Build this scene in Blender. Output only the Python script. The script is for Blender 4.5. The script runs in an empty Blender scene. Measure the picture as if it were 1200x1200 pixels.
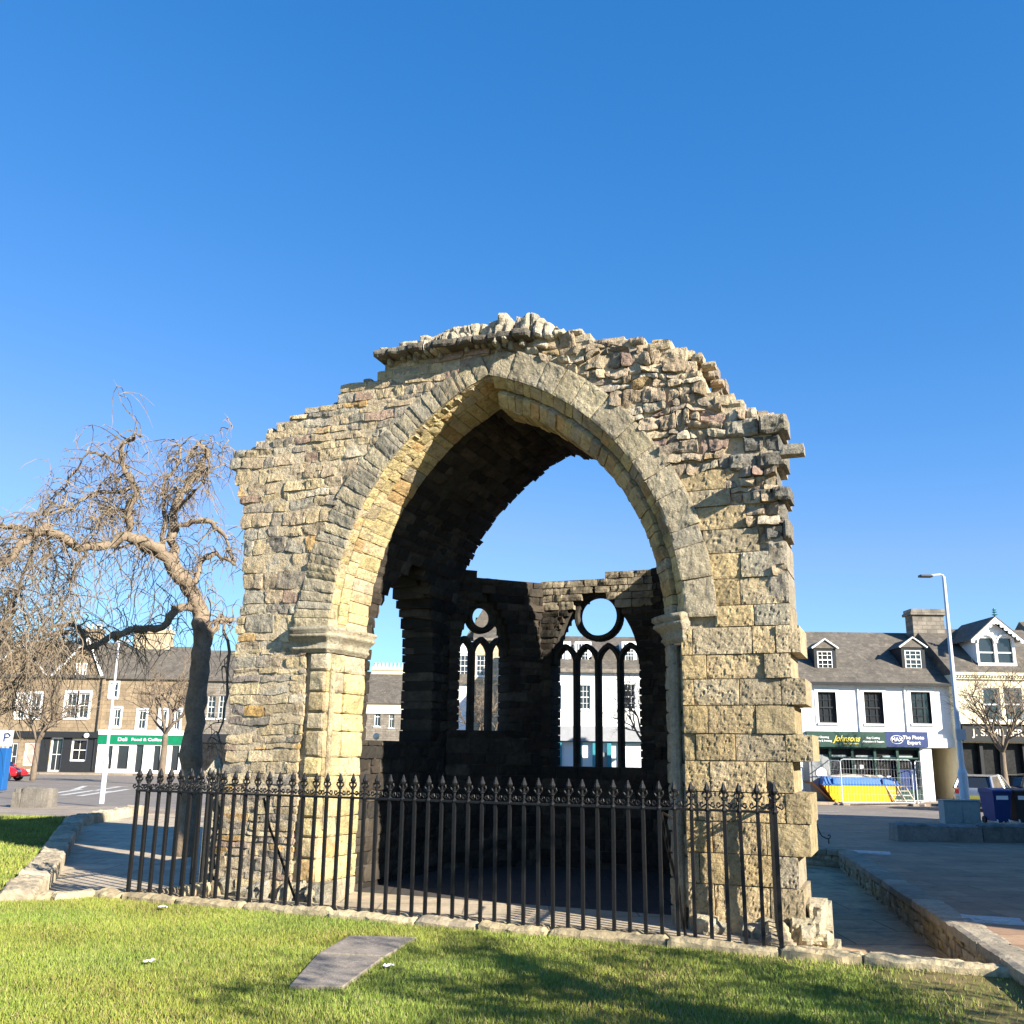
import bpy, bmesh, math, random
from mathutils import Vector, noise, Matrix
random.seed(7)
scene = bpy.context.scene
R = math.radians
# ------------------------------------------------------------ camera
FPX = 1131.0; PITCH = math.atan(280/FPX); ROLL = R(0.77); CZ = 1.8
cp, sp = math.cos(PITCH), math.sin(PITCH); cr, sr = math.cos(ROLL), math.sin(ROLL)
cf = Vector((0, cp, sp)); r0 = Vector((1, 0, 0)); u0_ = Vector((0, -sp, cp))
crt = r0*cr + u0_*sr; cup = u0_*cr - r0*sr
cam = bpy.data.objects.new('camera', bpy.data.cameras.new('camera'))
scene.collection.objects.link(cam); scene.camera = cam
m = Matrix((crt, cup, -cf)).transposed().to_4x4(); m.translation = Vector((0, 0, CZ))
cam.matrix_world = m
cam.data.sensor_width = 36; cam.data.lens = 36*FPX/1200; cam.data.clip_end = 2000; cam.data.clip_start = .05
# ------------------------------------------------------------ light
AZ, EL = 49.0, 24.5                       # sun behind the camera, to the right
w = bpy.data.worlds.new('World'); scene.world = w; w.use_nodes = True
nt = w.node_tree; bg = nt.nodes['Background']
sky = nt.nodes.new('ShaderNodeTexSky'); sky.sky_type = 'NISHITA'; sky.sun_disc = False
sky.sun_elevation = R(EL); sky.sun_rotation = R(180-AZ); sky.air_density = 1.0; sky.dust_density = 0.2; sky.ozone_density = 3.0; sky.altitude = 300
hs = nt.nodes.new('ShaderNodeHueSaturation'); hs.inputs['Hue'].default_value = .508; hs.inputs['Saturation'].default_value = 1.10; hs.inputs['Value'].default_value = 1.28
nt.links.new(sky.outputs[0], hs.inputs['Color'])
sep = nt.nodes.new('ShaderNodeSeparateColor'); com = nt.nodes.new('ShaderNodeCombineColor'); nt.links.new(hs.outputs[0], sep.inputs[0])
outs = []
for i_, (k_, e_) in enumerate(((.44, 1.6), (.955, .816), (1.60, .67))):     # clean azure air
    pw = nt.nodes.new('ShaderNodeMath'); pw.operation = 'POWER'; pw.inputs[1].default_value = e_; ml = nt.nodes.new('ShaderNodeMath'); ml.operation = 'MULTIPLY'; ml.inputs[1].default_value = k_
    nt.links.new(sep.outputs[i_], pw.inputs[0]); nt.links.new(pw.outputs[0], ml.inputs[0]); outs.append(ml)
gm = nt.nodes.new('ShaderNodeMath'); gm.operation = 'MULTIPLY'; gm.inputs[1].default_value = .5; nt.links.new(outs[1].outputs[0], gm.inputs[0])
mn = nt.nodes.new('ShaderNodeMath'); mn.operation = 'MINIMUM'; nt.links.new(outs[0].outputs[0], mn.inputs[0]); nt.links.new(gm.outputs[0], mn.inputs[1])
nt.links.new(mn.outputs[0], com.inputs[0]); nt.links.new(outs[1].outputs[0], com.inputs[1]); nt.links.new(outs[2].outputs[0], com.inputs[2])
nt.links.new(com.outputs[0], bg.inputs[0]); bg.inputs[1].default_value = 0.070
sun = bpy.data.objects.new('sun', bpy.data.lights.new('sun', 'SUN')); scene.collection.objects.link(sun)
sun.data.energy = 5.0; sun.data.angle = R(.5); sun.data.color = (1, .915, .78)
sd = Vector((math.sin(R(AZ))*math.cos(R(EL)), -math.cos(R(AZ))*math.cos(R(EL)), math.sin(R(EL))))
sun.rotation_euler = sd.to_track_quat('Z', 'Y').to_euler()
scene.view_settings.view_transform = 'Standard'; scene.view_settings.look = 'None'
scene.view_settings.exposure = 1.5; scene.view_settings.gamma = 1
# ------------------------------------------------------------ helpers
def ray(px, py): return cf*FPX + crt*(px-600) + cup*(600-py)
def atz(px, py, z):
    d = ray(px, py); t = (z-CZ)/d.z; return Vector((d.x*t, d.y*t, z))
def aty(px, py, Y):
    d = ray(px, py); t = Y/d.y; return Vector((d.x*t, Y, CZ+d.z*t))
def g(y): return -.1 - .0055*max(0, y-15)
COL = scene.collection
class MB:
    def __init__(s): s.v = []; s.f = []; s.c = []; s.m = []; s.col = (1, 1, 1); s.mi = 0
    def add(s, vs, fs, col=None):
        n = len(s.v); s.v += [tuple(p) for p in vs]; s.c += [col or s.col]*len(vs)
        s.f += [tuple(n+i for i in f) for f in fs]; s.m += [s.mi]*len(fs)
    def box(s, x0, x1, y0, y1, z0, z1, col=None, bev=0):
        if x0 > x1: x0, x1 = x1, x0
        if y0 > y1: y0, y1 = y1, y0
        if z0 > z1: z0, z1 = z1, z0
        if bev:
            b = min(bev, (x1-x0)*.4, (y1-y0)*.4, (z1-z0)*.4)
            bm = bmesh.new(); bmesh.ops.create_cube(bm, size=1)
            for q in bm.verts: q.co = Vector(((x0+x1)/2+q.co.x*(x1-x0), (y0+y1)/2+q.co.y*(y1-y0), (z0+z1)/2+q.co.z*(z1-z0)))
            bmesh.ops.bevel(bm, geom=bm.edges[:], offset=b, segments=2, affect='EDGES', profile=.6)
            bm.verts.index_update()
            s.add([q.co[:] for q in bm.verts], [[q.index for q in f.verts] for f in bm.faces], col); bm.free(); return
        s.add([(x0,y0,z0),(x1,y0,z0),(x1,y1,z0),(x0,y1,z0),(x0,y0,z1),(x1,y0,z1),(x1,y1,z1),(x0,y1,z1)],
              [(0,3,2,1),(4,5,6,7),(0,1,5,4),(1,2,6,5),(2,3,7,6),(3,0,4,7)], col)
    def tube(s, pts, rad, n=6, col=None, caps=True):
        pts = [Vector(p) for p in pts]; k = len(pts)
        if not hasattr(rad, '__len__'): rad = [rad]*k
        vs = []; prev = None
        for i, p in enumerate(pts):
            d = (pts[min(i+1, k-1)]-pts[max(i-1, 0)])
            if d.length < 1e-7: d = Vector((0, 0, 1))
            d.normalize()
            a = prev - d*prev.dot(d) if prev is not None else d.orthogonal()
            if a.length < 1e-5: a = d.orthogonal()
            a.normalize(); prev = a; b = d.cross(a)
            for j in range(n):
                t = 2*math.pi*(j+.5)/n
                vs.append(p + (a*math.cos(t)+b*math.sin(t))*rad[i])
        fs = [(i*n+j, i*n+(j+1) % n, (i+1)*n+(j+1) % n, (i+1)*n+j) for i in range(k-1) for j in range(n)]
        if caps: fs += [tuple(range(n))[::-1], tuple((k-1)*n+j for j in range(n))]
        s.add(vs, fs, col)
    def lathe(s, prof, n=12, o=(0,0,0), col=None, axis='z'):
        vs = []
        for r_, z in prof:
            for j in range(n):
                t = 2*math.pi*j/n; x, y = r_*math.cos(t), r_*math.sin(t)
                vs.append((o[0]+x, o[1]+y, o[2]+z) if axis == 'z' else (o[0]+x, o[1]+z, o[2]+y) if axis == 'y' else (o[0]+z, o[1]+x, o[2]+y))
        k = len(prof)
        fs = [(i*n+j, i*n+(j+1) % n, (i+1)*n+(j+1) % n, (i+1)*n+j) for i in range(k-1) for j in range(n)]
        fs += [tuple(range(n))[::-1], tuple((k-1)*n+j for j in range(n))]
        s.add(vs, fs, col)
    def prism(s, poly, y0, y1, col=None, plane='xz'):
        n = len(poly)
        if plane == 'xz': vs = [(a, y0, b) for a, b in poly]+[(a, y1, b) for a, b in poly]
        elif plane == 'yz': vs = [(y0, a, b) for a, b in poly]+[(y1, a, b) for a, b in poly]
        else: vs = [(a, b, y0) for a, b in poly]+[(a, b, y1) for a, b in poly]
        s.add(vs, [tuple(range(n)), tuple(range(n, 2*n))[::-1]]+[(i, (i+1) % n, n+(i+1) % n, n+i) for i in range(n)], col)
    def mesh(s, name, mats):
        me = bpy.data.meshes.new(name); me.from_pydata(s.v, [], s.f)
        a = me.color_attributes.new('Col', 'FLOAT_COLOR', 'POINT')
        a.data.foreach_set('color', [x for c in s.c for x in (c[0], c[1], c[2], 1)])
        for mt in mats: me.materials.append(mt)
        if len(mats) > 1: me.polygons.foreach_set('material_index', s.m)
        bm = bmesh.new(); bm.from_mesh(me); bmesh.ops.recalc_face_normals(bm, faces=bm.faces); bm.to_mesh(me); bm.free()
        return me
    def build(s, name, mat, parent=None, smooth=False, loc=None, rz=0):
        mats = mat if isinstance(mat, (list, tuple)) else [mat]
        me = s.mesh(name, mats)
        if smooth: me.polygons.foreach_set('use_smooth', [True]*len(me.polygons))
        o = bpy.data.objects.new(name, me); COL.objects.link(o)
        if parent: o.parent = parent
        if loc: o.location = loc
        o.rotation_euler.z = rz
        return o
def tag(o, label=None, cat=None, group=None, kind=None):
    if label: o['label'] = label
    if cat: o['category'] = cat
    if group: o['group'] = group
    if kind: o['kind'] = kind
    return o
def empty(name, loc, label, cat, rz=0, group=None):
    o = bpy.data.objects.new(name, None); COL.objects.link(o); o.location = loc; o.rotation_euler.z = rz
    o.empty_display_size = .2
    return tag(o, label, cat, group)
def copy_tree(o, parent=None):
    c = o.copy(); COL.objects.link(c); c.parent = parent
    for ch in list(o.children): copy_tree(ch, c)
    return c
# ------------------------------------------------------------ materials
def mat(name, col, rough=.8, nvar=.0, nscale=3.0, bump=0, bscale=20, vcol=False, metal=0, spots=None, spec=.5, extra=None, bdist=.02):
    mt = bpy.data.materials.new(name); mt.use_nodes = True; t = mt.node_tree; L = t.links; N = t.nodes
    b = N['Principled BSDF']; b.inputs['Roughness'].default_value = rough; b.inputs['Metallic'].default_value = metal
    b.inputs['Specular IOR Level'].default_value = spec
    tc = N.new('ShaderNodeTexCoord'); src = None
    if vcol:
        at = N.new('ShaderNodeAttribute'); at.attribute_name = 'Col'; src = at.outputs['Color']
    else:
        rg = N.new('ShaderNodeRGB'); rg.outputs[0].default_value = (*col, 1); src = rg.outputs[0]
    if nvar:
        for sc, am in ((nscale, nvar), (nscale*6, nvar*.8)):
            nz = N.new('ShaderNodeTexNoise'); nz.inputs['Scale'].default_value = sc; nz.inputs['Detail'].default_value = 6
            nz.inputs['Roughness'].default_value = .65
            L.new(tc.outputs['Object'], nz.inputs['Vector'])
            mr = N.new('ShaderNodeMapRange'); mr.inputs[1].default_value = .3; mr.inputs[2].default_value = .7
            mr.inputs[3].default_value = 1-am; mr.inputs[4].default_value = 1+am; L.new(nz.outputs[0], mr.inputs[0])
            mx = N.new('ShaderNodeVectorMath'); mx.operation = 'SCALE'; L.new(src, mx.inputs[0]); L.new(mr.outputs[0], mx.inputs['Scale']); src = mx.outputs[0]
    for sp_ in (spots or []):     # (colour, scale, threshold, softness, strength)
        c2, sc, th, so, st = sp_
        nz = N.new('ShaderNodeTexNoise'); nz.inputs['Scale'].default_value = sc; nz.inputs['Detail'].default_value = 7
        nz.inputs['Roughness'].default_value = .7
        L.new(tc.outputs['Object'], nz.inputs['Vector'])
        mr = N.new('ShaderNodeMapRange'); mr.inputs[1].default_value = th; mr.inputs[2].default_value = th+so; mr.inputs[3].default_value = 0; mr.inputs[4].default_value = st
        L.new(nz.outputs[0], mr.inputs[0])
        mx = N.new('ShaderNodeMixRGB'); L.new(mr.outputs[0], mx.inputs[0]); L.new(src, mx.inputs[1]); mx.inputs[2].default_value = (*c2, 1); src = mx.outputs[0]
    if extra: src = extra(t, tc, src)
    L.new(src, b.inputs['Base Color'])
    if bump:
        nz = N.new('ShaderNodeTexNoise'); nz.inputs['Scale'].default_value = bscale; nz.inputs['Detail'].default_value = 8; nz.inputs['Roughness'].default_value = .7
        L.new(tc.outputs['Object'], nz.inputs['Vector'])
        bp = N.new('ShaderNodeBump'); bp.inputs['Strength'].default_value = bump; bp.inputs['Distance'].default_value = bdist
        L.new(nz.outputs[0], bp.inputs['Height']); L.new(bp.outputs[0], b.inputs['Normal'])
    return mt
def brick_extra(w_, h_, mortar, mort=.012, plane='xz', dark=.75, off=.5):
    def fn(t, tc, src):
        N, L = t.nodes, t.links
        sx = N.new('ShaderNodeSeparateXYZ'); L.new(tc.outputs['Object'], sx.inputs[0])
        cb = N.new('ShaderNodeCombineXYZ')
        a, b = {'xz': (0, 2), 'xy': (0, 1), 'yz': (1, 2)}[plane]
        L.new(sx.outputs[a], cb.inputs[0]); L.new(sx.outputs[b], cb.inputs[1])
        br = N.new('ShaderNodeTexBrick'); br.inputs['Scale'].default_value = 1; br.inputs['Brick Width'].default_value = w_; br.inputs['Row Height'].default_value = h_
        br.inputs['Mortar Size'].default_value = mort; br.offset = off
        br.inputs['Color1'].default_value = (1, 1, 1, 1); br.inputs['Color2'].default_value = (dark, dark, dark, 1); br.inputs['Mortar'].default_value = (mortar, mortar, mortar, 1)
        br.inputs['Bias'].default_value = 0
        L.new(cb.outputs[0], br.inputs['Vector'])
        mx = N.new('ShaderNodeMixRGB'); mx.blend_type = 'MULTIPLY'; mx.inputs[0].default_value = 1
        L.new(src, mx.inputs[1]); L.new(br.outputs[0], mx.inputs[2]); return mx.outputs[0]
    return fn
M = {}
M['stone'] = mat('old sandstone', (0,0,0), .9, .24, 2.6, 1.0, 24, vcol=True, spec=.12, bdist=.055,
                 spots=[((.50,.35,.13), .9, .55, .15, .45), ((.33,.30,.25), 1.3, .55, .12, .55), ((.11,.09,.065), 2.1, .56, .12, .6), ((.12,.10,.08), 10, .54, .12, .6), ((.10,.085,.065), 34, .57, .08, .6), ((.62,.60,.50), 23, .64, .07, .4)])
M['dark_stone'] = mat('shade darkened stone', (0,0,0), .95, .25, 2.2, .8, 22, vcol=True, spec=.1, spots=[((.03,.028,.025), 1.6, .46, .15, .7)])  # inner stone, base and blotches painted dark to stand in for shade
M['kerb'] = mat('worn kerb stone', (0,0,0), .9, .22, 3, .7, 30, vcol=True, spec=.2, spots=[((.12,.11,.08), 5, .57, .12, .6), ((.55,.52,.4), 16, .62, .1, .4)])
M['iron'] = mat('black painted iron', (.008,.008,.009), .5, .3, 20, .25, 60, spec=.3, spots=[((.12,.13,.15), 9, .66, .08, .35)])
M['lawn'] = mat('lawn turf', (.17,.15,.055), .95, .25, 1.2, .6, 60, spec=.1, spots=[((.24,.18,.09), 1.5, .50, .14, .8)])
M['grass'] = mat('grass blades', (0,0,0), .7, .0, 1, vcol=True, spec=.25)
M['soil'] = mat('bare earth', (.20,.145,.075), .95, .3, 6, .8, 40, spec=.1)
M['base'] = mat('ground', (.16,.15,.13), .95, .2, .6)
M['asphalt'] = mat('worn asphalt', (.185,.16,.135), .9, .18, .7, .3, 60, spots=[((.11,.10,.095), .5, .55, .1, .5)])
M['paint'] = mat('road paint', (.55,.54,.5), .8, .25, 5, spots=[((.2,.19,.17), 6, .52, .1, .8)])
M['paving'] = mat('sandstone paving', (.31,.25,.185), .85, .18, 1.2, .3, 30, spots=[((.17,.14,.11), 2, .58, .1, .5)], extra=brick_extra(.9,.6,.45,.008,'xy',.8))
M['paving_shade_tint'] = mat('paving tinted for shade', (.37,.235,.14), .85, .2, 1.2, .3, 30, spots=[((.19,.13,.085), 2, .56, .1, .6), ((.36,.30,.22), 5, .62, .08, .5)], extra=brick_extra(.9,.6,.4,.008,'xy',.75))  # copy of the paving, tinted redder to offset bluish light in the shade
M['path'] = mat('flagstone path', (.45,.37,.26), .9, .22, 2.0, .5, 24, spots=[((.19,.165,.125), 3, .55, .12, .6)], extra=brick_extra(1.1,.8,.45,.012,'xy',.82))
M['pit'] = mat('sunken flags', (.46,.32,.175), .9, .25, 1.6, .4, 20, spots=[((.14,.12,.10), 2, .52, .12, .7)], extra=brick_extra(1.7,.9,.4,.014,'xy',.75))
M['dark_floor'] = mat('shade darkened floor', (.06,.052,.045), .95, .25, 2, .4, 20, spots=[((.03,.027,.024), 2, .52, .12, .7)], extra=brick_extra(1.1,.8,.45,.012,'xy',.82))  # floor behind the arch, coloured dark in place of interior shade
M['flag'] = mat('grey flagstone', (.27,.23,.19), .9, .25, 4, .7, 30, spots=[((.14,.115,.08), 6, .55, .12, .6)])
M['white_wall'] = mat('white render', (.80,.80,.78), .85, .05, 2, .1, 10)
M['cream_wall'] = mat('cream painted stone', (.74,.66,.46), .85, .08, 3, .1, 20)
M['tan_wall'] = mat('tan ashlar', (.52,.41,.27), .9, .2, 1.2, .2, 8, extra=brick_extra(.8,.32,.62,.02,'xz',.82))
M['brown_wall'] = mat('brown ashlar', (.30,.225,.14), .9, .22, 1.0, .2, 8, spots=[((.2,.15,.10), 1.4, .54, .1, .5)], extra=brick_extra(.75,.34,.6,.02,'xz',.75))
M['grey_wall'] = mat('grey rubble', (.25,.22,.18), .95, .25, 2, .3, 8, spots=[((.1,.09,.07), 1.5, .5, .15, .6)], extra=brick_extra(.5,.22,.55,.02,'xz',.7))
M['slate'] = mat('slate roof', (.115,.10,.08), .8, .3, 1.0, .3, 12, spots=[((.23,.19,.14), 3.0, .55, .1, .6)], extra=brick_extra(.3,.2,.7,.012,'xz',.75))
M['lead'] = mat('lead flashing', (.3,.31,.33), .6, .1, 4)
M['white_paint'] = mat('white gloss', (.80,.80,.78), .5, .04, 5)
M['black_paint'] = mat('black joinery', (.02,.022,.025), .6, .1, 5, spec=.25)
M['teal'] = mat('teal joinery', (.03,.22,.27), .5, .1, 5)
M['dkgreen'] = mat('dark green shopfront', (.004,.042,.03), .5, .15, 3)
M['green'] = mat('green fascia', (.0,.17,.075), .5, .15, 3)
M['blue'] = mat('blue fascia', (.004,.025,.12), .5, .1, 3)
M['gold'] = mat('gold lettering', (.75,.60,.10), .5)
M['white_letter'] = mat('white lettering', (.85,.85,.85), .5)
M['glass'] = mat('dark window glass', (.025,.03,.035), .06, .0, spec=.8)
M['glass_room'] = mat('shop interior glass', (.02,.02,.02), .4, .5, 1.5, spec=.12)
M['pink'] = mat('pink window display', (.62,.33,.27), .6, .2, 3)
M['chimney_pot'] = mat('clay chimney pot', (.62,.55,.44), .9, .15, 4)
M['bark'] = mat('elm bark', (.23,.175,.12), .95, .3, 4, .9, 18, spots=[((.12,.09,.07), 6, .55, .1, .7)], bdist=.04)
M['twig'] = mat('bare twigs', (.20,.155,.105), .9, .35, 3)
M['twig_dark'] = mat('street tree twigs', (.15,.115,.08), .9, .3, 3)
M['steel'] = mat('galvanised steel', (.55,.57,.6), .45, .08, 6, metal=.3)
M['steel_paint'] = mat('silver lamp paint', (.60,.62,.66), .5, .06, 6)
M['rust'] = mat('rusty inner steel', (.32,.15,.06), .85, .3, 4)
M['yellow'] = mat('yellow skip paint', (.74,.40,.0), .5, .08, 4, spots=[((.4,.25,.03), 5, .66, .05, .5)])
M['skyblue'] = mat('blue skip paint', (.008,.11,.36), .5, .1, 4)
M['bin_blue'] = mat('blue bin plastic', (.0,.032,.17), .45, .08, 6)
M['bin_dark'] = mat('dark bin plastic', (.02,.022,.025), .5, .1, 6)
M['tyre'] = mat('tyre rubber', (.02,.02,.02), .8)
M['silver_car'] = mat('silver car paint', (.36,.37,.39), .25, .0, metal=.5)
M['red_car'] = mat('red car paint', (.62,.012,.02), .25)
M['dark_car'] = mat('dark car paint', (.03,.035,.04), .2, metal=.3)
M['cabinet'] = mat('grey green cabinet paint', (.24,.30,.31), .55, .15, 5, spots=[((.12,.16,.17), 3, .55, .1, .5)])
M['portable'] = mat('grey moulded plastic', (.22,.23,.23), .6, .08, 4)
M['ticket'] = mat('blue machine paint', (.01,.09,.28), .4)
M['wood'] = mat('weathered pallet wood', (.55,.47,.36), .9, .25, 6, .3, 30)
M['foliage'] = mat('holly leaves', (.05,.075,.03), .6, .4, 2)
M['white_litter'] = mat('white paper litter', (.8,.8,.78), .8)
M['manhole'] = mat('galvanised cover', (.42,.42,.40), .6, .25, 8, metal=.3)
M['red_light'] = mat('red tail lens', (.5,.02,.02), .3)
M['terracotta'] = mat('red brick', (.40,.20,.14), .9, .25, 4, .5, 20)
# ------------------------------------------------------------ stone builder
nz = noise.noise
def stone(mb, fr, s0, s1, t0, t1, n, thick, col, gr=.035, rough=.012, bev=.010, wob=.008, holes=0, rnd=.15, tilt=1):
    W_, H_ = s1-s0, t1-t0
    if W_ < .02 or H_ < .02: return
    nx = max(2, min(34, round(W_/gr))); ny = max(2, min(20, round(H_/gr)))
    o = Vector((random.uniform(0, 90), random.uniform(0, 90), random.uniform(0, 90)))
    tl, tm = random.uniform(-.5, .5)*rough*1.6*tilt, random.uniform(-.5, .5)*rough*1.6*tilt
    vs = []; eb = min(.04, min(W_, H_)*.35)
    for j in range(ny+1):
        for i in range(nx+1):
            a, b = i/nx, j/ny; s, t = s0+a*W_, t0+b*H_
            e = min(a*W_, (1-a)*W_, b*H_, (1-b)*H_)
            k = 1-min(1, e/eb); P = Vector((s, t, 0))
            dx = nz(P*7+o); dy = nz(P*7-o)
            h = n + tl*(a-.5)*2 + tm*(b-.5)*2 + rough*(nz(P*5+o)*1.1+nz(P*14+o)*.8+nz(P*37+o)*.35) - bev*k*k
            if holes:
                q = nz(P*34+o*2); h -= holes*max(0, q-.15)*2
            # round the corners in plane
            ca = abs(a-.5)*2; cb = abs(b-.5)*2; cc = max(0, ca+cb-1.6)*rnd
            s += -(a-.5)*cc*min(W_, H_)*.9 + dx*wob*k; t += -(b-.5)*cc*min(W_, H_)*.9 + dy*wob*k
            vs.append(fr(s, t, h))
    n1 = nx+1
    fs = [(j*n1+i, j*n1+i+1, (j+1)*n1+i+1, (j+1)*n1+i) for j in range(ny) for i in range(nx)]
    bd = [i for i in range(nx)]+[j*n1+nx for j in range(ny)]+[ny*n1+i for i in range(nx, 0, -1)]+[j*n1 for j in range(ny, 0, -1)]
    base = len(vs)
    for q in bd:
        i, j = q % n1, q//n1
        vs.append(fr(s0+i/nx*W_, t0+j/ny*H_, n-thick))
    m_ = len(bd)
    fs += [(bd[i], base+i, base+(i+1) % m_, bd[(i+1) % m_]) for i in range(m_)]
    fs.append(tuple(base+i for i in range(m_)))
    c = random.uniform(.80, 1.16); mb.add(vs, fs, (col[0]*c, col[1]*c, col[2]*c))
def mbox(mb, fr, s0, s1, t0, t1, n0, n1, col):
    vs = [fr(s, t, n) for n in (n0, n1) for s, t in ((s0,t0),(s1,t0),(s1,t1),(s0,t1))]
    mb.add(vs, [(0,3,2,1),(4,5,6,7),(0,1,5,4),(1,2,6,5),(2,3,7,6),(3,0,4,7)], col)
MORT = (.55,.455,.31)
def pick(pal):
    r_ = random.random()*sum(p[0] for p in pal)
    for w_, c in pal:
        r_ -= w_
        if r_ <= 0: return c
    return pal[-1][1]
RUB = [(5,(.52,.415,.26)),(4,(.46,.365,.245)),(3,(.36,.31,.24)),(1.0,(.53,.35,.16)),(1.8,(.40,.29,.215)),(2,(.56,.45,.27)),(1.8,(.27,.24,.195)),(1,(.60,.52,.38))]
ASH = [(5,(.53,.405,.215)),(4,(.50,.39,.225)),(1,(.44,.365,.24)),(1,(.52,.375,.17))]
REV = [(5,(.58,.47,.24)),(3,(.54,.43,.25)),(1,(.56,.38,.18)),(1,(.46,.39,.27))]
RING = [(4,(.42,.36,.25)),(4,(.47,.40,.26)),(2,(.36,.32,.24))]
CORE = [(4,(.48,.39,.265)),(3,(.42,.33,.23)),(2,(.33,.28,.22)),(.8,(.35,.25,.20)),(2,(.54,.47,.35)),(.6,(.42,.31,.17))]
DARK = [(4,(.24,.225,.19)),(3,(.17,.165,.15)),(2,(.33,.30,.24))]
INN = [(3,(.045,.037,.029)),(2,(.062,.052,.04)),(2,(.03,.027,.023)),(1,(.08,.066,.05))]  # interior stones, tones lowered to imitate deep shade
def course(mb, fr, z0, z1, hr, lr, intervals, thick, pal, n=0, prot=.015, topfn=None, core=True, gap=.012, coren=-.03, mort=MORT, minl=.09, **kw):
    z = z0
    while z < z1-.02:
        h = min(random.uniform(*hr), z1-z)
        if z1-z-h < hr[0]*.5: h = z1-z
        for a, b in intervals(z, z+h):
            s = a
            while s < b-.015:
                l = random.uniform(*lr)
                if b-s-l < minl: l = b-s
                l = min(l, b-s)
                if topfn is None or z+h*.45 < topfn(s+l/2):
                    c = pal(s+l/2, z+h/2) if callable(pal) else pick(pal)
                    sub = [(z, h)]
                    if h > .2 and l < .3 and random.random() < .35: sub = [(z, h*.5), (z+h*.5, h*.5)]
                    for zz, hh in sub:
                        stone(mb, fr, s+gap/2, s+l-gap/2, zz+gap/2, zz+hh-gap/2, n+random.uniform(-prot, prot), thick, c, **kw)
                    if core: mbox(mb, fr, s-(.0 if s > a+.001 else -.03), s+l-(.0 if s+l < b-.001 else .03), z, z+h, coren, -thick+.04, mort)
                s += l
        z += h
def lerp(tab, x):
    if x <= tab[0][0]: return tab[0][1]
    for (a, b), (c, d) in zip(tab, tab[1:]):
        if x <= c: return b+(d-b)*(x-a)/(c-a)
    return tab[-1][1]
# ------------------------------------------------------------ chapel frame
PHI = R(21.7); Y0 = 11.5
_d = ray(899, 914); X0 = _d.x/_d.y*Y0
EU = Vector((math.cos(PHI), -math.sin(PHI), 0)); ED = Vector((math.sin(PHI), math.cos(PHI), 0))
def loc(X, Y):
    p = Vector((X-X0, Y-Y0, 0)); return p.dot(EU), p.dot(ED)
def world(u, d, z=0): return Vector((X0, Y0, z)) + EU*u + ED*d
CHF = -.17                                       # chapel floor level
# ------------------------------------------------------------ ground and roads
def sheet(name, poly, zf, mt, thick=.5, kind='structure'):
    mb = MB(); n = len(poly)
    top = [(x, y, zf(y) if callable(zf) else zf) for x, y in poly]; bot = [(x, y, z-thick) for x, y, z in top]
    mb.add(top+bot, [tuple(range(n)), tuple(range(n, 2*n))[::-1]]+[(i, (i+1) % n, n+(i+1) % n, n+i) for i in range(n)])
    o = mb.build(name, mt); tag(o, kind=kind)
    # tessellate ngon cleanly
    bm = bmesh.new(); bm.from_mesh(o.data); bmesh.ops.triangulate(bm, faces=[f for f in bm.faces if len(f.verts) > 4]); bm.to_mesh(o.data); bm.free()
    return o
gb = MB(); gb.add([(-900,-300,-1.0),(900,-300,-1.0),(900,15,-1.0),(-900,15,-1.0),(900,1200,-7.5),(-900,1200,-7.5)], [(0,1,2,3),(3,2,4,5)])
tag(gb.build('ground', M['base']), kind='structure')
# kerb line (world): R0 right end of the railing, L0 left end
R0 = Vector((2.676, 10.104, 0)); L0 = Vector((-4.814, 13.08, 0)); KD = (R0-L0).normalized(); KN = Vector((KD.y, -KD.x, 0))   # KN points toward the camera
if KN.y > 0: KN = -KN
KR = R0 + KD*3.6; KL = L0 - KD*.5
KF = atz(-90, 1047, 0); KM = atz(60, 1046, 0)
front = [KF, KM, KL, L0, R0, KR]
def off(p, k): return (p.x+KN.x*k, p.y+KN.y*k)
lawn_front = [(-40,-10),(40,-10),(40, KR.y-1),off(KR,.12),off(R0,.12),off(L0,.12),off(KL,.12),(KM.x,KM.y-.12),(KF.x,KF.y-.12),(-40,KF.y-.5)]
sheet('front_lawn', lawn_front, -.09, M['lawn'])
# left path, sunken slightly, and chapel floor
LW = [atz(20, 1044, .05), atz(52, 1012, .05), atz(88, 957, .05), atz(165, 944, .05)]
wl = [world(-7.5, 0), world(-7.4, 5.2), world(-3.5, 8.5), world(1.2, 7)]
sheet('chapel_apron', [tuple(off(L0,-.1)), tuple(off(R0,-.1)), tuple(world(.25,0)[:2]), tuple(world(.1,.9)[:2]), tuple(world(-.6,1.0)[:2]), tuple(world(-7.4,1.0)[:2]), tuple(world(-7.45,0)[:2])], CHF, M['path'], .4)
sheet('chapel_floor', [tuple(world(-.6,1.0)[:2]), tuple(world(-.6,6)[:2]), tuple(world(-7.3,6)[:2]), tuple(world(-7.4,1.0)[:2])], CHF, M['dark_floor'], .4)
sheet('left_path', [tuple(off(KL,-.1)), tuple(off(L0,-.1)), tuple(world(-7.45,0)[:2]), tuple(world(-7.3,14)[:2]), (LW[3].x, LW[3].y), (LW[2].x, LW[2].y), (LW[1].x, LW[1].y), (LW[0].x, LW[0].y), (KM.x+.1, KM.y+.05)], CHF-.008, M['path'], .4)
sheet('left_lawn', [(-40, KF.y), (KF.x, KF.y), (LW[0].x-.15, LW[0].y), (LW[1].x-.15, LW[1].y), (LW[2].x-.15, LW[2].y), (LW[2].x-1.2, 26.3), (-40, 27.5)], .0, M['lawn'])
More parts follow.
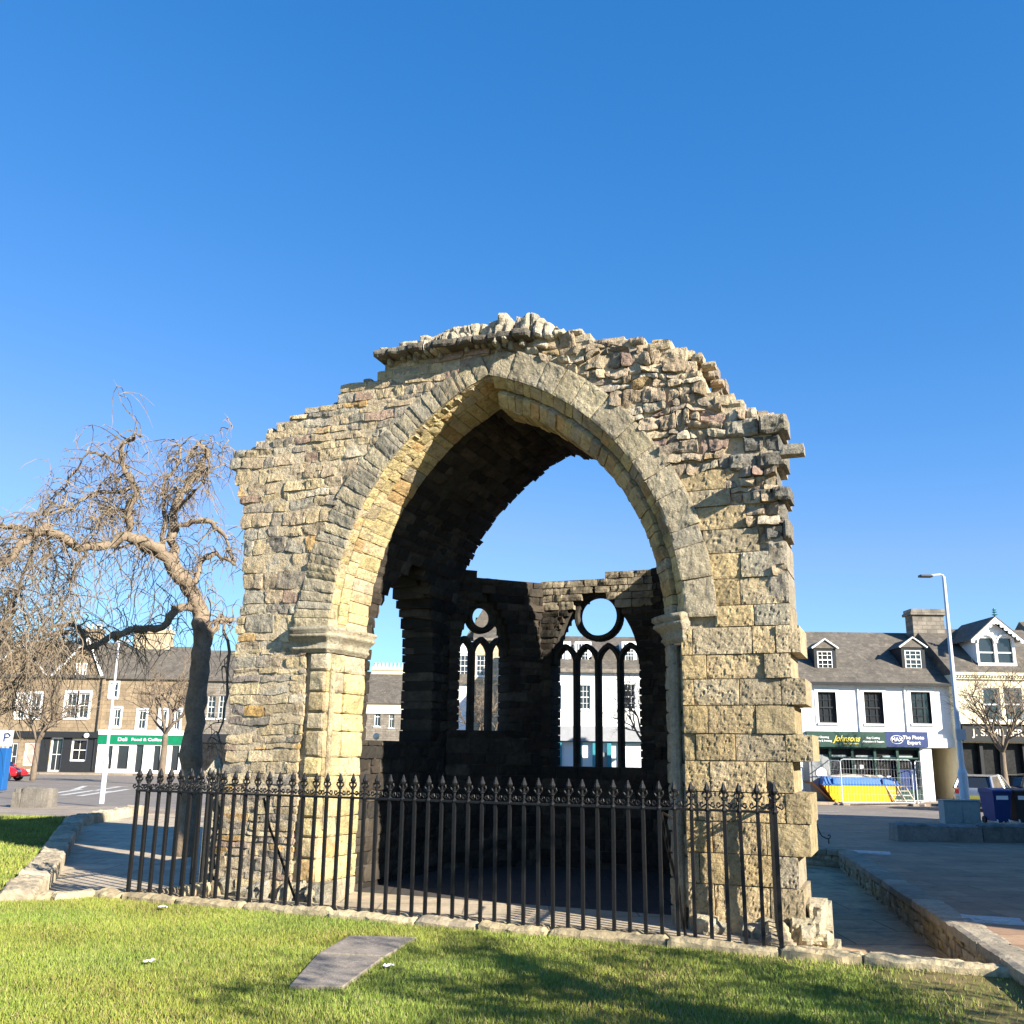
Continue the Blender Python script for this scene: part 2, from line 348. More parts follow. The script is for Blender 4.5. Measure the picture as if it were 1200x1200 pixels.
sheet('left_pavement', [(-60, 27.5), (LW[2].x-1.2, 26.3), (LW[2].x, LW[2].y+.1), (LW[3].x, LW[3].y+.1), (-4, 29), (0, 31), (0, 33.5), (-60, 34.5)], lambda y: g(y)+.03, M['paving'], .5)
# right side : pit, retaining wall, paving
PW = [atz(950, 987, .0), atz(982, 992, .0), atz(1177, 1128, .0)]
sheet('sunken_walk', [tuple(off(R0+KD*.2,-.1)), tuple(off(KR,-.1)), (PW[2].x+.5, PW[2].y), (PW[1].x+.3, PW[1].y+.3), (PW[0].x-1.0, PW[0].y+.5), tuple(world(-.5,8)[:2]), tuple(world(-.5,.9)[:2]), tuple(world(.2,.9)[:2]), tuple(world(.25,0)[:2])], -.42, M['pit'], .3)
zpv = lambda y: -.0095*(y-12)
dpw = (PW[2]-PW[1]).normalized(); PX = PW[2]+dpw*4
sheet('right_paving', [(PW[2].x+.32, PW[2].y+.05), (PX.x+.3, PX.y), (40, PX.y), (40, 33), (-2, 33), (-2, 22), (PW[0].x-1.2, PW[0].y+.35), (PW[1].x+.25, PW[1].y+.25)], zpv, M['paving_shade_tint'], .6)
sheet('behind_chapel', [tuple(world(-7.3,6.2)[:2]), tuple(world(-4,9.2)[:2]), (-2,22), (-2,33), (0,33.5), (-6,29.5), (LW[3].x, LW[3].y)], g, M['paving'], .4)
# the street
ROADN = [(-90, 34.5), (0, 33.4), (40, 32.9)]
FARE = [(40, 44), (9, 45.5), (-4, 63), (-14, 72), (-24, 82), (-90, 84)]
sheet('street', ROADN+FARE, lambda y: g(y)-.1, M['asphalt'], .4)
sheet('far_pavement', FARE[::-1][::-1]+[(-90, 130), (60, 130), (60, 44)], lambda y: g(y)+.02, M['paving'], .4)
def marks(name, quads):
    mb = MB()
    for q in quads:
        mb.add([(p.x, p.y, g(p.y)-.1+.005) for p in q], [(0, 1, 2, 3)])
    tag(mb.build(name, M['paint']), kind='structure')
def gz(px, py):
    z = -.3
    for _ in range(6):
        p = atz(px, py, z); z = g(p.y)-.1
    return p
def strip(px0, py0, px1, py1, wd=.12):
    a, b = gz(px0, py0), gz(px1, py1); d = (b-a).normalized(); n = Vector((-d.y, d.x, 0))*wd/2
    return [a-n, b-n, b+n, a+n]
zq = [strip(950, 951, 982, 951), strip(1040, 951, 1100, 953), strip(1000, 958, 1040, 959), strip(1120, 957, 1170, 958)]
for (a, b, c, d) in ((60,930,95,925),(72,932,112,926),(86,926,100,921),(92,933,130,927),(108,927,140,922),(118,930,150,925),(100,921,150,922)): zq.append(strip(a, b, c, d, .3))
marks('road_marking', zq)
for nm, px, py, s_ in (('square_manhole_cover', 1163, 1079, .62), ('flat_manhole_cover', 1018, 994.5, .8)):
    p = atz(px, py, 0); mb = MB(); mb.box(-s_/2, s_/2, -s_*.4, s_*.4, 0, .012, bev=.004); mb.lathe([(s_*.3,.012),(s_*.3,.02),(s_*.2,.02)], 20)
    o = mb.build('manhole_cover', M['manhole']); o.location = (p.x, p.y, zpv(p.y)); o.rotation_euler.z = -.35
    tag(o, 'small grey square manhole cover with round lid set in the paving near the lawn corner' if px > 1100 else 'pale flat manhole cover beside the back end of the sunken walk', 'manhole cover')
# ------------------------------------------------------------ kerbs and low walls
def kerb_run(pts, width, z0, z1, name, label, cat, pal, seg=(.7, 1.3), sideoff=0, rough=.012, mt='kerb', zoff=None, stonesy=False, clampj=.012):
    mb = MB()
    for a, b in zip(pts, pts[1:]):
        a2 = Vector((a.x, a.y, 0)); b2 = Vector((b.x, b.y, 0)); L_ = (b2-a2).length; d = (b2-a2)/L_; n_ = Vector((-d.y, d.x, 0))
        fr = lambda s, t, h, a2=a2, d=d, n_=n_, L_=L_, a=a, b=b: tuple(a2+d*s+n_*t+Vector((0, 0, z1+h+(zoff(s) if zoff else 0)+(b.z*s/L_+a.z*(1-s/L_) if stonesy else 0))))
        s = 0
        while s < L_-.01:
            l = random.uniform(*seg)
            if L_-s-l < seg[0]*.5: l = L_-s
            stone(mb, fr, s+clampj/2, s+l-clampj/2, -width/2+random.uniform(-.012,.012), width/2+random.uniform(-.012,.012), random.uniform(-.008,.008), z1-z0, pick(pal), gr=.04, rough=rough*1.5, bev=.035, wob=.03, rnd=.3)
            s += l
    o = mb.build(name, M[mt], smooth=False); return tag(o, label, cat)
KP = [(3,(.40,.33,.205)),(3,(.36,.29,.175)),(2,(.31,.255,.175))]
kerb_run([KF, KM, KL, L0, R0, KR+KD*1.5], .30, -.5, .0, 'stone_kerb', 'long worn sandstone kerb carrying the front railing along the lawn edge', 'kerb', KP)
kerb_run(LW, .42, -.5, .06, 'low_stone_wall', 'low stone edging wall between the left lawn and the path', 'low wall', [(2,(.32,.27,.19)),(2,(.37,.31,.22))], seg=(.5,.9), rough=.02)
# retaining wall with real courses facing the pit
mb = MB()
for a, b, zt in ((PW[0]+Vector((-.8,.25,0)), PW[1], 0), (PW[1], PX, 0)):
    a = Vector((a.x, a.y, 0)); b = Vector((b.x, b.y, 0)); L_ = (b-a).length; d = (b-a)/L_; n_ = Vector((d.y, -d.x, 0))
    if n_.x > 0: n_ = -n_
    fr = lambda s, t, h: tuple(a+d*s+n_*h+Vector((0, 0, t)))
    course(mb, fr, -.5, -.06, (.09,.13), (.12,.28), lambda z0, z1: [(0, L_)], .3, [(2,(.40,.33,.22)),(2,(.33,.27,.18)),(1,(.44,.34,.17))], gr=.05, rough=.01, mort=(.3,.26,.19))
    fr2 = lambda s, t, h: tuple(a+d*s+n_*(.02-t)+Vector((0, 0, -.0+h-.0095*((a+d*s).y-12))))
    s = 0
    while s < L_-.02:
        l = min(random.uniform(.6, 1.0), L_-s)
        stone(mb, fr2, s+.005, s+l-.005, 0, .38, 0.012, .1, pick([(1,(.36,.30,.22)),(1,(.30,.26,.195))]), gr=.06, rough=.01, bev=.015); s += l
tag(mb.build('retaining_wall', M['kerb']), 'low coursed retaining wall with flat coping beside the sunken walk', 'retaining wall')
# low bench-like wall at the right, block at the left
a = atz(1052, 985, zpv(22)); fr = lambda s, t, h: (a.x+s, a.y+t, zpv(22)+.37+h)
mb = MB(); s = 0
for l in (2.0, 1.9, 2.2, 2.0, 2.1, 2.0):
    stone(mb, fr, s+.01, s+l-.01, 0, .55, 0, .45, pick([(1,(.24,.22,.195)),(1,(.19,.175,.155))]), gr=.09, rough=.03, bev=.04, wob=.03); s += l
tag(mb.build('stone_bench_wall', M['kerb']), 'long low weathered stone wall across the right paving in front of the cabinet', 'low wall')
a = atz(12, 947, g(31)); mb = MB(); wd = atz(55, 947, g(31)).x-a.x
fr = lambda s, t, h: (a.x+s+(.1 if t > .3 else 0), a.y+t, g(31)+.66+h-.05*s)
stone(mb, fr, 0, wd*.28, 0, .7, -.06, .65, (.16,.145,.12), gr=.07, rough=.05, bev=.09, wob=.05)
stone(mb, fr, wd*.28, wd, -.02, .75, 0, .7, (.15,.135,.115), gr=.07, rough=.03, bev=.03, wob=.02)  # block colours lowered to stand in for shade on it
tag(mb.build('stone_block', M['kerb']), 'big rough stone block coloured dark as if shaded, lying by the road edge at the left', 'stone block')
# flagstones set in the lawn
for pts, lb in (([(373,1118),(405,1103),(487,1105),(452,1122)], 'grey flagstone set in the lawn, the one nearest the kerb'), ([(338,1157),(372,1119),(450,1123),(402,1158)], 'grey flagstone set in the lawn, the larger one nearest the camera')):
    q = [atz(x, y, -.07) for x, y in pts]; c = sum(q, Vector())/4
    if 'nearest the kerb' in lb: q[1] = q[1]+Vector((.0,.25,0)); q[2] = q[2]+Vector((0,.25,0))
    mb = MB(); mb.prism([((p.x-c.x)*.98, (p.y-c.y)*.98) for p in q], -.05, .015, plane='xy'); o = mb.build('flagstone', M['flag']); o.location = c
    bv = o.modifiers.new('b', 'BEVEL'); bv.width = .008; bv.segments = 2
    tag(o, lb, 'flagstone', group='flagstones in the lawn')
# ------------------------------------------------------------ chapel ruin
CH = empty('chapel_ruin', (X0, Y0, 0), 'ruined medieval stone chapel with wide pointed arch, broken top and traceried windows', 'chapel ruin', -PHI)
frF = lambda s, t, h: (s, -h, t)                                    # front face: s=u, t=z
def frW(s, t, h):                                                   # rubble: wavering courses
    q = Vector((s*1.6, t*1.6, 2)); return (s+.045*nz(q), -h, t+.05*nz(q+Vector((9,3,1)))+.015*nz(q*3))
def frC(s, t, h):
    q = Vector((s*2.2, t*2.2, 5)); return (s+.07*nz(q), -h, t+.10*nz(q+Vector((9,3,1)))+.03*nz(q*3))
outL = [(-.3,-7.62),(1.45,-7.60),(2.7,-7.58),(3.7,-7.54),(4.75,-7.56),(5.3,-7.66),(5.7,-7.80),(6.0,-7.90),(6.3,-7.92)]
topL = [(-8,6.25),(-7.55,6.33),(-7.45,6.5),(-7.0,6.7),(-6.45,6.85),(-6.02,6.92),(-6.0,7.10),(-5.45,7.16),(-5.3,7.40),(-3.0,7.42)]
ledge = [(-5.34,7.58),(-4.9,7.62),(-4.3,7.70),(-3.8,7.78),(-3.35,7.83),(-2.9,7.76),(-2.7,7.72),(-2.47,7.47)]
topR = [(-3.7,7.44),(-2.7,7.60),(-2.47,7.45),(-1.98,7.22),(-1.44,7.25),(-1.16,7.10),(-.82,6.95),(-.6,6.75),(-.46,6.42),(-.19,6.05),(.23,5.92),(.40,5.75),(.5,5.6)]
SPR = 3.42
cL, RL = -2.15, 3.83; cR, RR = -4.59, 3.69                          # centres at spring height, front arris radii
APX = SPR + math.sqrt(RL**2-(-3.59-cL)**2)
def ringw(side, z):
    return (.60 - .30*max(0, (z-SPR)/3.6)) if side < 0 else .40
def edgeL(z, k=1.):                                                 # outer edge of the left ring at height z
    if z < SPR: return -6.33
    r_ = RL + ringw(-1, z)*k; q = r_*r_-(z-SPR)**2
    return cL-math.sqrt(q) if q > 0 else 99
def edgeR(z, k=1.):
    if z < SPR: return -.95
    r_ = RR + ringw(1, z)*k; q = r_*r_-(z-SPR)**2
    return cR+math.sqrt(q) if q > 0 else -99
AX = -3.58
def intL(z0, z1):
    b = edgeL((z0+z1)/2, .9) if z1 > SPR else -6.33
    if b > AX: b = AX
    a_ = lerp(outL, (z0+z1)/2)+random.uniform(-.03,.03)
    return [(a_, b)] if b > a_+.06 else []
mb = MB()
def palL(s, z):
    if z > 6.9 and s > -4.3: return pick([(2,(.40,.28,.22)),(2,(.46,.40,.3)),(1,(.3,.24,.2))])
    if s < -7.3 and 2.0 < z < 2.9 and random.random() < .6: return (.26,.22,.19)
    if z < 2.6: return pick(RUB+[(2,(.54,.45,.28)),(1.0,(.55,.35,.13))])
    return pick(RUB+[(3,(.40,.36,.28))])
course(mb, frW, CHF-.1, 3.42, (.075,.19), (.16,.55), intL, .55, palL, prot=.007, rough=.014, bev=.002, coren=-.010, gap=.018, wob=.018, rnd=.22)
for q0, q1, hr_ in ((3.42, 6.15, (.11,.27)), (6.15, 7.5, (.08,.17))):
    course(mb, frW, q0, q1, hr_, (.15,.50), intL, .55, palL, prot=.012, rough=.017, bev=.003, coren=-.012, gap=.018, wob=.018, rnd=.22, topfn=lambda s: lerp(topL, s))
# upper right rubble core of the broken wall
def bR(z): return lerp([(3.0,-.9),(4.0,-.15),(4.45,.0),(4.7,-.12),(5.0,-.30),(5.3,-.32),(5.9,-.32),(6.05,-.2),(6.4,-.46),(6.9,-.7),(7.3,-1.1),(7.6,-2.0)], z)
def intR(z0, z1):
    z = (z0+z1)/2; a_ = max(edgeR(z, .92), AX)
    b = lerp([(5.0,-.30),(5.9,-.30),(6.0,-.05),(6.3,-.3),(9,.2)], z)+random.uniform(-.04,.04)
    return [(a_, b)] if b > a_+.06 else []
course(mb, frC, 5.28, 7.66, (.08,.2), (.10,.32), intR, .55, lambda s, z: pick(CORE), prot=.035, rough=.028, bev=.010, wob=.03, tilt=1.5, rnd=.3, topfn=lambda s: lerp(topR, s), gap=.014, coren=-.05, gr=.026)
# ashlar pier: courses with quoins that alternate in length
rows = [(CHF-.1,.35,.34),(.35,.69,.30),(.69,1.04,.45),(1.04,1.37,.47),(1.37,1.72,.30),(1.72,2.03,.53),(2.03,2.36,.35),(2.36,2.67,.49),(2.67,2.96,.34),(2.96,3.29,.46)]
for k, (z0, z1, ue) in enumerate(rows):
    s = -.95+.0; cuts = [s]; s += .14 if k % 2 else .30; cuts.append(s)
    while s < ue-.55: s += random.uniform(.42,.72); cuts.append(min(s, ue-.28))
    cuts.append(ue)
    for i, (a, b) in enumerate(zip(cuts, cuts[1:])):
        c = pick(ASH) if i < len(cuts)-2 else pick([(2,(.45,.37,.24)),(2,(.47,.38,.22)),(1,(.38,.33,.24))])
        stone(mb, frF, a+.006, b-.006, z0+.006, z1-.006, random.uniform(-.012,.018), .9 if b >= ue-.001 else .5, c, gr=.022, rough=.011, bev=.003, wob=.004, holes=.014 if random.random() < .8 else .005, rnd=.03)
    mbox(mb, frF, -.92, ue-.12, z0, z1, -.035, -.85, (.34,.29,.2))
arows = [(3.29,3.55,.36),(3.55,3.88,.33),(3.88,4.2,.18),(4.2,4.5,.04),(4.5,4.8,-.10),(4.8,5.02,-.28),(5.02,5.28,-.33)]
for z0, z1, ue in arows:
    a_ = edgeR((z0+z1)/2, .92); cuts = [a_]
    if ue-a_ > .75: cuts.append(a_+(ue-a_)*random.uniform(.38,.6))
    cuts.append(ue)
    for a, b in zip(cuts, cuts[1:]):
        stone(mb, frF, a+.006, b-.006, z0+.006, z1-.006, random.uniform(-.012,.018), .5, pick(ASH+[(3,(.40,.36,.27))]), gr=.028, rough=.010, bev=.006, wob=.004, holes=.016, rnd=.05)
    mbox(mb, frF, a_, ue, z0, z1, -.035, -.85, (.34,.29,.2))
    if ue < .3:                                                     # rubble and dark quoins at the broken corner
        course(mb, frF, z0, z1, (.08,.15), (.12,.26), lambda q0, q1, ue=ue: [(ue, .30 if z0 > 4.3 else .33)], .5, CORE, prot=.04, rough=.025, bev=.006, gap=.016, coren=-.05, tilt=2.4, wob=.02)
zz = 4.32; k = 0
while zz < 5.9:                                                     # dark tooth stones
    h = random.uniform(.17,.25); ue = (.42,.36,.45,.30)[k % 4]; us = (.02,.10,-.05,.12)[k % 4] if zz > 4.6 else .12
    if zz > 5.2: us = (-.28,-.1,-.30,-.18)[k % 4]
    mid = (us+ue)/2+random.uniform(-.08,.08)
    pr = (.05,-.03,.08,-.05)[k % 4]
    stone(mb, frF, us, mid-.01, zz+.01, zz+h-.01, pr*.5, .4, pick(DARK), gr=.03, rough=.035, bev=.04, wob=.02)
    stone(mb, frF, mid+.01, ue, zz+.01, zz+h-.01, pr, .45, pick(DARK), gr=.03, rough=.03, bev=.035, wob=.02)
    mbox(mb, frF, us+.04, ue-.05, zz, zz+h, -.07, -.6, (.36,.31,.23)); zz += h; k += 1
for z0, z1 in ((3.55,3.95),(3.95,4.32)):
    stone(mb, frF, .12, .36, z0+.01, z1-.01, .0, .8, (.36,.32,.25), rough=.02)
# projecting stub
stone(mb, lambda s, t, h: (s, -.35-h, t), .38, .66, 5.26, 5.37, .1, .22, (.36,.33,.27), gr=.05)
# body of the wall, by rows (mortar and hearting), and its back face
def rowbody(z0, z1):
    z = (z0+z1)/2; L1 = lerp(outL, z)+.05
    def inner(side, z):
        if z <= SPR: return -6.0 if side < 0 else -.93
        q = (RL if side < 0 else RR)**2-(z-SPR)**2
        if q <= 0: return None
        v = (cL-math.sqrt(q)-.04) if side < 0 else (cR+math.sqrt(q)+.04)
        return v
    e = lerp([(3,.28),(4.2,.26),(5.9,.25),(6.05,-.1),(6.4,-.55),(6.9,-.9),(7.2,-1.5),(7.45,-2.5),(7.6,-2.9)], z)
    a = inner(-1, z); b = inner(1, z)
    l_end = next((uu/100 for uu in range(-790, -350, 5) if lerp(topL if uu < -530 else ledge, uu/100) > z+.17), None)
    L1 = max(L1, l_end if l_end is not None else L1)
    if z < APX-.02: return [(L1, a), (b, e)]
    return [(L1, e)] if e > L1 else []
z = CHF-.1
while z < 7.55:
    h = .12
    for a, b in rowbody(z, z+h):
        if b > a: mb.box(a, b, .06, 1.0, z, z+h, MORT)
    z += h
# left edge facing of the wall (west side) and right side
course(mb, lambda s, t, h: (-7.56-h, s, t), CHF-.1, 6.2, (.15,.28), (.3,.5), lambda a, b: [(.5, 1.0)], .3, RUB, gr=.08)
front_wall = mb.build('front_wall', M['stone'], CH)
# voussoirs: flat ring on the face, then two orders of soffit
mb = MB()
def ring_frame(c, side, Rb):
    return lambda s, t, h: (c+side*(Rb+t)*math.cos(s), -h, SPR+(Rb+t)*math.sin(s))
for side, c, Rb in ((-1, cL, RL), (1, cR, RR)):
    amax = math.acos(abs(AX-c)/Rb)*1.0; a_ = 0; i = 0
    while a_ < amax-.005:
        da = random.uniform(.024,.055) if side < 0 else random.uniform(.06,.13)
        if amax-a_-da < .03: da = amax-a_
        zz = SPR+Rb*math.sin(a_+da/2); wd_ = ringw(side, zz)*random.uniform(.94,1.06)
        fr0 = ring_frame(c, side, Rb); sc = Rb
        # arc-length frame so the grid is even
        fr = lambda s, t, h, fr0=fr0, sc=sc: fr0(s/sc, t, h)
        stone(mb, fr, a_*sc+.004, (a_+da)*sc-.004, .004, wd_, .02+random.uniform(-.008,.01), .16, pick(RING), gr=.03, rough=.012, bev=.007, wob=.005, rnd=.05)
        a_ += da; i += 1
def soffit(p0, p1, d0, d1, pal, da_r):
    for side, c, Rb in ((-1, cL, RL), (1, cR, RR)):
        o0, o1 = (p0*.18, p1*.18) if side < 0 else (p0*1.15, p1*1.15)
        a_ = 0; Ri = Rb-(o0+o1)/2; amax = math.acos(min(1, abs(AX-c)/(Rb-max(o0, o1)))); L_ = math.hypot(o1-o0, d1-d0); so, sdp = (o1-o0)/L_, (d1-d0)/L_
        while a_ < amax-.004:
            da = random.uniform(*da_r)
            if amax-a_-da < .03: da = amax-a_
            def fr(s, t, h, c=c, side=side, Ri=Ri, Rb=Rb, o0=o0, so=so, sdp=sdp):
                rr = Rb-(o0+so*t)-h*sdp; return (c+side*rr*math.cos(s/Ri), d0+sdp*t-h*so, SPR+rr*math.sin(s/Ri))
            stone(mb, fr, a_*Ri+.004, (a_+da)*Ri-.004, .004, L_-.004, random.uniform(-.008,.008), .25, pick(pal), gr=.035, rough=.010, bev=.007, wob=.004, rnd=.05)
            a_ += da
soffit(0.0, .11, .02, .20, REV, (.03,.06)); soffit(.16, .30, .20, .42, REV, (.03,.06)); soffit(.30, .30, .42, 1.0, REV, (.03,.06))
arch = mb.build('arch', M['stone'], CH)
# responds (jamb shafts) under the springing
mb = MB(); mbR = MB()
for z0 in [CHF-.1+i*.0 for i in range(1)]:
    zz = CHF-.1; k = 0
    while zz < SPR-.3:
        h = min(random.uniform(.24,.36), SPR-.3-zz+.001)
        if SPR-.3-zz-h < .1: h = SPR-.3-zz
        pal = REV if zz < 1.6 or random.random() < .5 else RING
        # left: face piece, then reveal pieces
        stone(mb, frF, -6.27, -5.99+random.uniform(-.02,.02), zz+.005, zz+h-.005, .0+random.uniform(-.008,.01), .4, pick(pal+[(2,(.52,.38,.2))]), gr=.03, rough=.012, bev=.03)
        for (ua, da, ub, db, pl, sgn) in ((-5.985,.03,-5.965,.20,REV,1),(-5.955,.20,-5.925,.42,REV,1),(-5.925,.42,-5.925,1.0,REV,1),(-.93,.03,-1.04,.20,RING,-1),(-1.10,.20,-1.25,.42,RING,-1),(-1.25,.42,-1.25,1.0,RING,-1)):
            L_ = math.hypot(ub-ua, db-da); ex, ey = (ub-ua)/L_, (db-da)/L_
            f2 = lambda s_, t, h_, ua=ua, da=da, ex=ex, ey=ey, sgn=sgn: (ua+ex*s_+sgn*h_*ey, da+ey*s_-sgn*h_*ex, t)
            stone(mb if sgn > 0 else mbR, f2, .004, L_-.004, zz+.005, zz+h-.005, random.uniform(-.01,.01), .25, pick(pl), gr=.03, rough=.012, bev=.012)
        zz += h; k += 1
# engaged shaft on the right
mbR.tube([(-1.08,.16,CHF),(-1.08,.16,3.1)], .07, 10, (.40,.34,.24)); mb.tube([(-5.96,.14,CHF+.9),(-5.96,.14,3.1)], .045, 10, (.50,.42,.26))
mb.build('jamb', M['stone'], CH); mbR.build('jamb', M['stone'], CH)
# capitals (moulded bands)
def capital(mb, xf, face):
    prof = [(0,-.30),(.02,-.27),(.05,-.25),(.05,-.23),(.03,-.21),(.05,-.15),(.11,-.10),(.14,-.08),(.14,-.05),(.11,-.03),(.16,0),(.16,.05),(.0,.08)]
    n = 26; rings = []
    for (o_, dz) in prof:
        ring = []
        for (x, y, nx_, ny_) in xf:
            jit = nz(Vector((x*6, y*6, dz*9)))*.012
            ring.append((x+nx_*(o_+jit), y+ny_*(o_+jit), SPR-.0+dz))
        rings.append(ring)
    k = len(xf); vs = [p for r_ in rings for p in r_]
    mb.add(vs, [(j*k+i, j*k+i+1, (j+1)*k+i+1, (j+1)*k+i) for j in range(len(prof)-1) for i in range(k-1)], face)
def path_pts(pts, n=6):
    out = []
    for (a, b) in zip(pts, pts[1:]):
        for i in range(n): out.append(tuple(a[q]+(b[q]-a[q])*i/n for q in range(4)))
    out.append(pts[-1]); return out
s7 = .7
mbl = MB(); capital(mbl, path_pts([(-6.60,-.0,-.3,-.2),(-6.52,-.0,-.1,-1),(-6.1,-.0,0,-1),(-5.99,.01,.4,-.9),(-5.95,.12,.85,-.5),(-5.93,.30,.95,-.3),(-5.925,.42,1,-.1),(-5.925,1.0,1,0)]), (.38,.34,.25))
capL = mbl.build('capital', M['stone'], CH, smooth=True)
mbr = MB(); capital(mbr, path_pts([(-.86,.03,.2,-.1),(-.92,.0,0,-.7),(-.98,.05,-.4,-.8),(-1.08,.16,-.7,-.7),(-1.20,.32,-.8,-.6),(-1.25,.42,-.95,-.3),(-1.25,1.0,-1,0)]), (.40,.35,.25))
capR = mbr.build('capital', M['stone'], CH, smooth=True)
# projecting ledge of roof stones on the gable
mb = MB()
s = -5.34
while s < -2.95:
    l = random.uniform(.16,.42); zt = lerp(ledge, s+l/2)
    lo = 7.40
    if s < -3.1: stone(mb, frF, s+.005, s+l-.005, lo, lo+.11, .27+random.uniform(-.03,.03), .6, (.15,.135,.11), gr=.03, rough=.02, bev=.03, wob=.02)
    s += l
s = -5.30
while s < -2.3:
    flat = s < -3.85
    l = random.uniform(.22,.5) if flat else random.uniform(.05,.17); zt = lerp(ledge, s+l/2)+(random.uniform(-.02,.02) if flat else random.uniform(-.08,.0)); zb = 7.40 if s < -3 else 7.3
    if zt > zb+.12:
        stone(mb, frC, s, s+l-.006, zb+.09, zt, .12*random.random()+.02, .5, pick([(2,(.42,.37,.28)),(2,(.48,.43,.32)),(1,(.3,.28,.23))]), gr=.03, rough=.035, bev=.03, wob=.02)
        mb.box(s, s+l, .05, .9, zb, zt-.05, (.40,.35,.26))
    s += l
for i in range(15):                                                  # weathered upright snecks in front of the ledge
    s = random.uniform(-5.1, -3.3); zb = 7.42
    stone(mb, frC, s, s+random.uniform(.05,.1), zb, zb+random.uniform(.12,.24), .22, .3, (.47,.43,.33), gr=.03, rough=.03, bev=.04, wob=.02)
for i in range(26):                                                  # pendant snecks under the ledge
    s = -5.2+i*.085+random.uniform(-.02,.02)
    if random.random() < .55: stone(mb, frF, s, s+.06, 7.40-random.uniform(.02,.12), 7.46, .12, .3, (.33,.30,.23), rough=.02, bev=.02)
mb.build('roof_ledge', M['stone'], CH)
# loose rubble along the broken wall top
mb = MB(); mbL = MB()
for i in range(230):
    s = random.uniform(-7.8, .35)
    if -5.3 < s < -2.5: continue
    zt = lerp(topL, s) if s < -5.3 else lerp(topR, s)
    d0 = random.uniform(.0, .7); l = random.uniform(.1,.2); h = random.uniform(.06,.15)
    if s+l > .38: continue
    stone(mbL if s < -5 else mb, lambda a, b, hh, d0=d0: (a, d0-hh, b), s, s+l, zt-h*.6, zt+h*.4, .0, random.uniform(.15,.3), pick(CORE), gr=.05, rough=.02, bev=.03, wob=.02)
mb.build('broken_wall_top', M['stone'], CH); mbL.build('broken_wall_top', M['stone'], CH)
# foot: boulders at the pier bases
mb = MB(); mbL = MB()
for i in range(26):
    s = random.choice([random.uniform(-7.6,-6.0), random.uniform(-1.0,.4)]); l = random.uniform(.15,.38)
    stone(mbL if s < -3 else mb, frF, s, s+l, CHF-.05, CHF+random.uniform(.08,.25), random.uniform(.05,.2), .4, pick([(1,(.42,.38,.28)),(1,(.3,.28,.22)),(1,(.5,.44,.3))]), gr=.04, rough=.05, bev=.08, wob=.04)
for (s, l, n_, zz, h) in ((.28,.24,.05,-.45,.5),(.30,.2,.1,-.45,.28),(.32,.22,-.3,-.45,.34),(.34,.2,-.1,-.1,.3),(.46,.2,-.1,-.45,.22),(.28,.26,-.7,-.45,.55)):
    stone(mb, frF, s, s+l, zz, zz+h, n_, .5, pick([(2,(.48,.42,.3)),(1,(.34,.3,.23))]), gr=.04, rough=.05, bev=.08, wob=.04)
mb.build('footing_stones', M['stone'], CH); mbL.build('footing_stones', M['stone'], CH)
# side walls, apse and vault
def lancet(z, sill, spring, cx, half, apex):
    if z < sill or z >= apex: return None
    if z <= spring: return (cx-half, cx+half)
    h = apex-spring; Rr = (half*half+h*h)/(2*half); q = Rr*Rr-(z-spring)**2
    x = math.sqrt(max(0, q))-(Rr-half); return (cx-x, cx+x) if x > 0 else None
def wall_iv(a, b, op):
    def iv(z0, z1):
        r_ = op((z0+z1)/2) if op else None
        if not r_: return [(a, b)]
        out = []
        if r_[0]-a > .03: out.append((a, r_[0]))
        if b-r_[1] > .03: out.append((r_[1], b))
        return out
    return iv
mb = MB()
opL = lambda z: lancet(z, 1.93, 3.3, 2.30, 1.08, 4.75)
frL = lambda s, t, h: (-5.975+h, s, t)
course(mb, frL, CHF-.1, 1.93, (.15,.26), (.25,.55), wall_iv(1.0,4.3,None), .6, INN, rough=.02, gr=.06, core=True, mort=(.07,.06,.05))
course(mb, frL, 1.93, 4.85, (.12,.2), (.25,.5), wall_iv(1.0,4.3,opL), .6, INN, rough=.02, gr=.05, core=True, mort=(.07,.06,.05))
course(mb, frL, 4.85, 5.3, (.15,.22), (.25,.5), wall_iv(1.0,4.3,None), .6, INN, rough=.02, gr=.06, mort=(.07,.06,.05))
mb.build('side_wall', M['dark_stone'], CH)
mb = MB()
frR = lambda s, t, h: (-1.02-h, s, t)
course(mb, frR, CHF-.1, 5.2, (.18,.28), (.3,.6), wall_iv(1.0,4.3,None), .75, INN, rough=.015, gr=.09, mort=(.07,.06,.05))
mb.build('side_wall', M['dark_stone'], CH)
# barrel vault between the front arch and the apse
mb = MB()
for side, c, Rb in ((-1, cL, RL), (1, cR, RR)):
    Ri = Rb-(.01 if side < 0 else .05); amax = math.acos(abs(AX-c)/Ri)+.02; a_ = .0
    while a_ < amax:
        da = random.uniform(.03,.06); d_ = 1.0; dm = 4.0+random.uniform(-.035,.035)+.05*nz(Vector((a_*6, 1, 1)))
        fr = lambda s, t, h, c=c, side=side, Ri=Ri: (c+side*(Ri-h)*math.cos(s/Ri), t, SPR+(Ri-h)*math.sin(s/Ri))
        while d_ < dm-.1:
            l = random.uniform(.25,.6)
            if dm-d_-l < .15: l = dm-d_
            zc = SPR+Ri*math.sin(a_+da/2); o_ = lancet(zc, 1.93, 3.3, 2.30, 1.08, 4.75) if side < 0 else None
            if o_:
                if o_[0] < d_ < o_[1]: d_ = o_[1]; continue
                if d_ <= o_[0] < d_+l: l = max(.03, o_[0]-d_)
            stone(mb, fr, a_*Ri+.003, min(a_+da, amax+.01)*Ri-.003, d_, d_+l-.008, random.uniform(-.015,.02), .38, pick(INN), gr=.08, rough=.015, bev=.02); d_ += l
        a_ += da
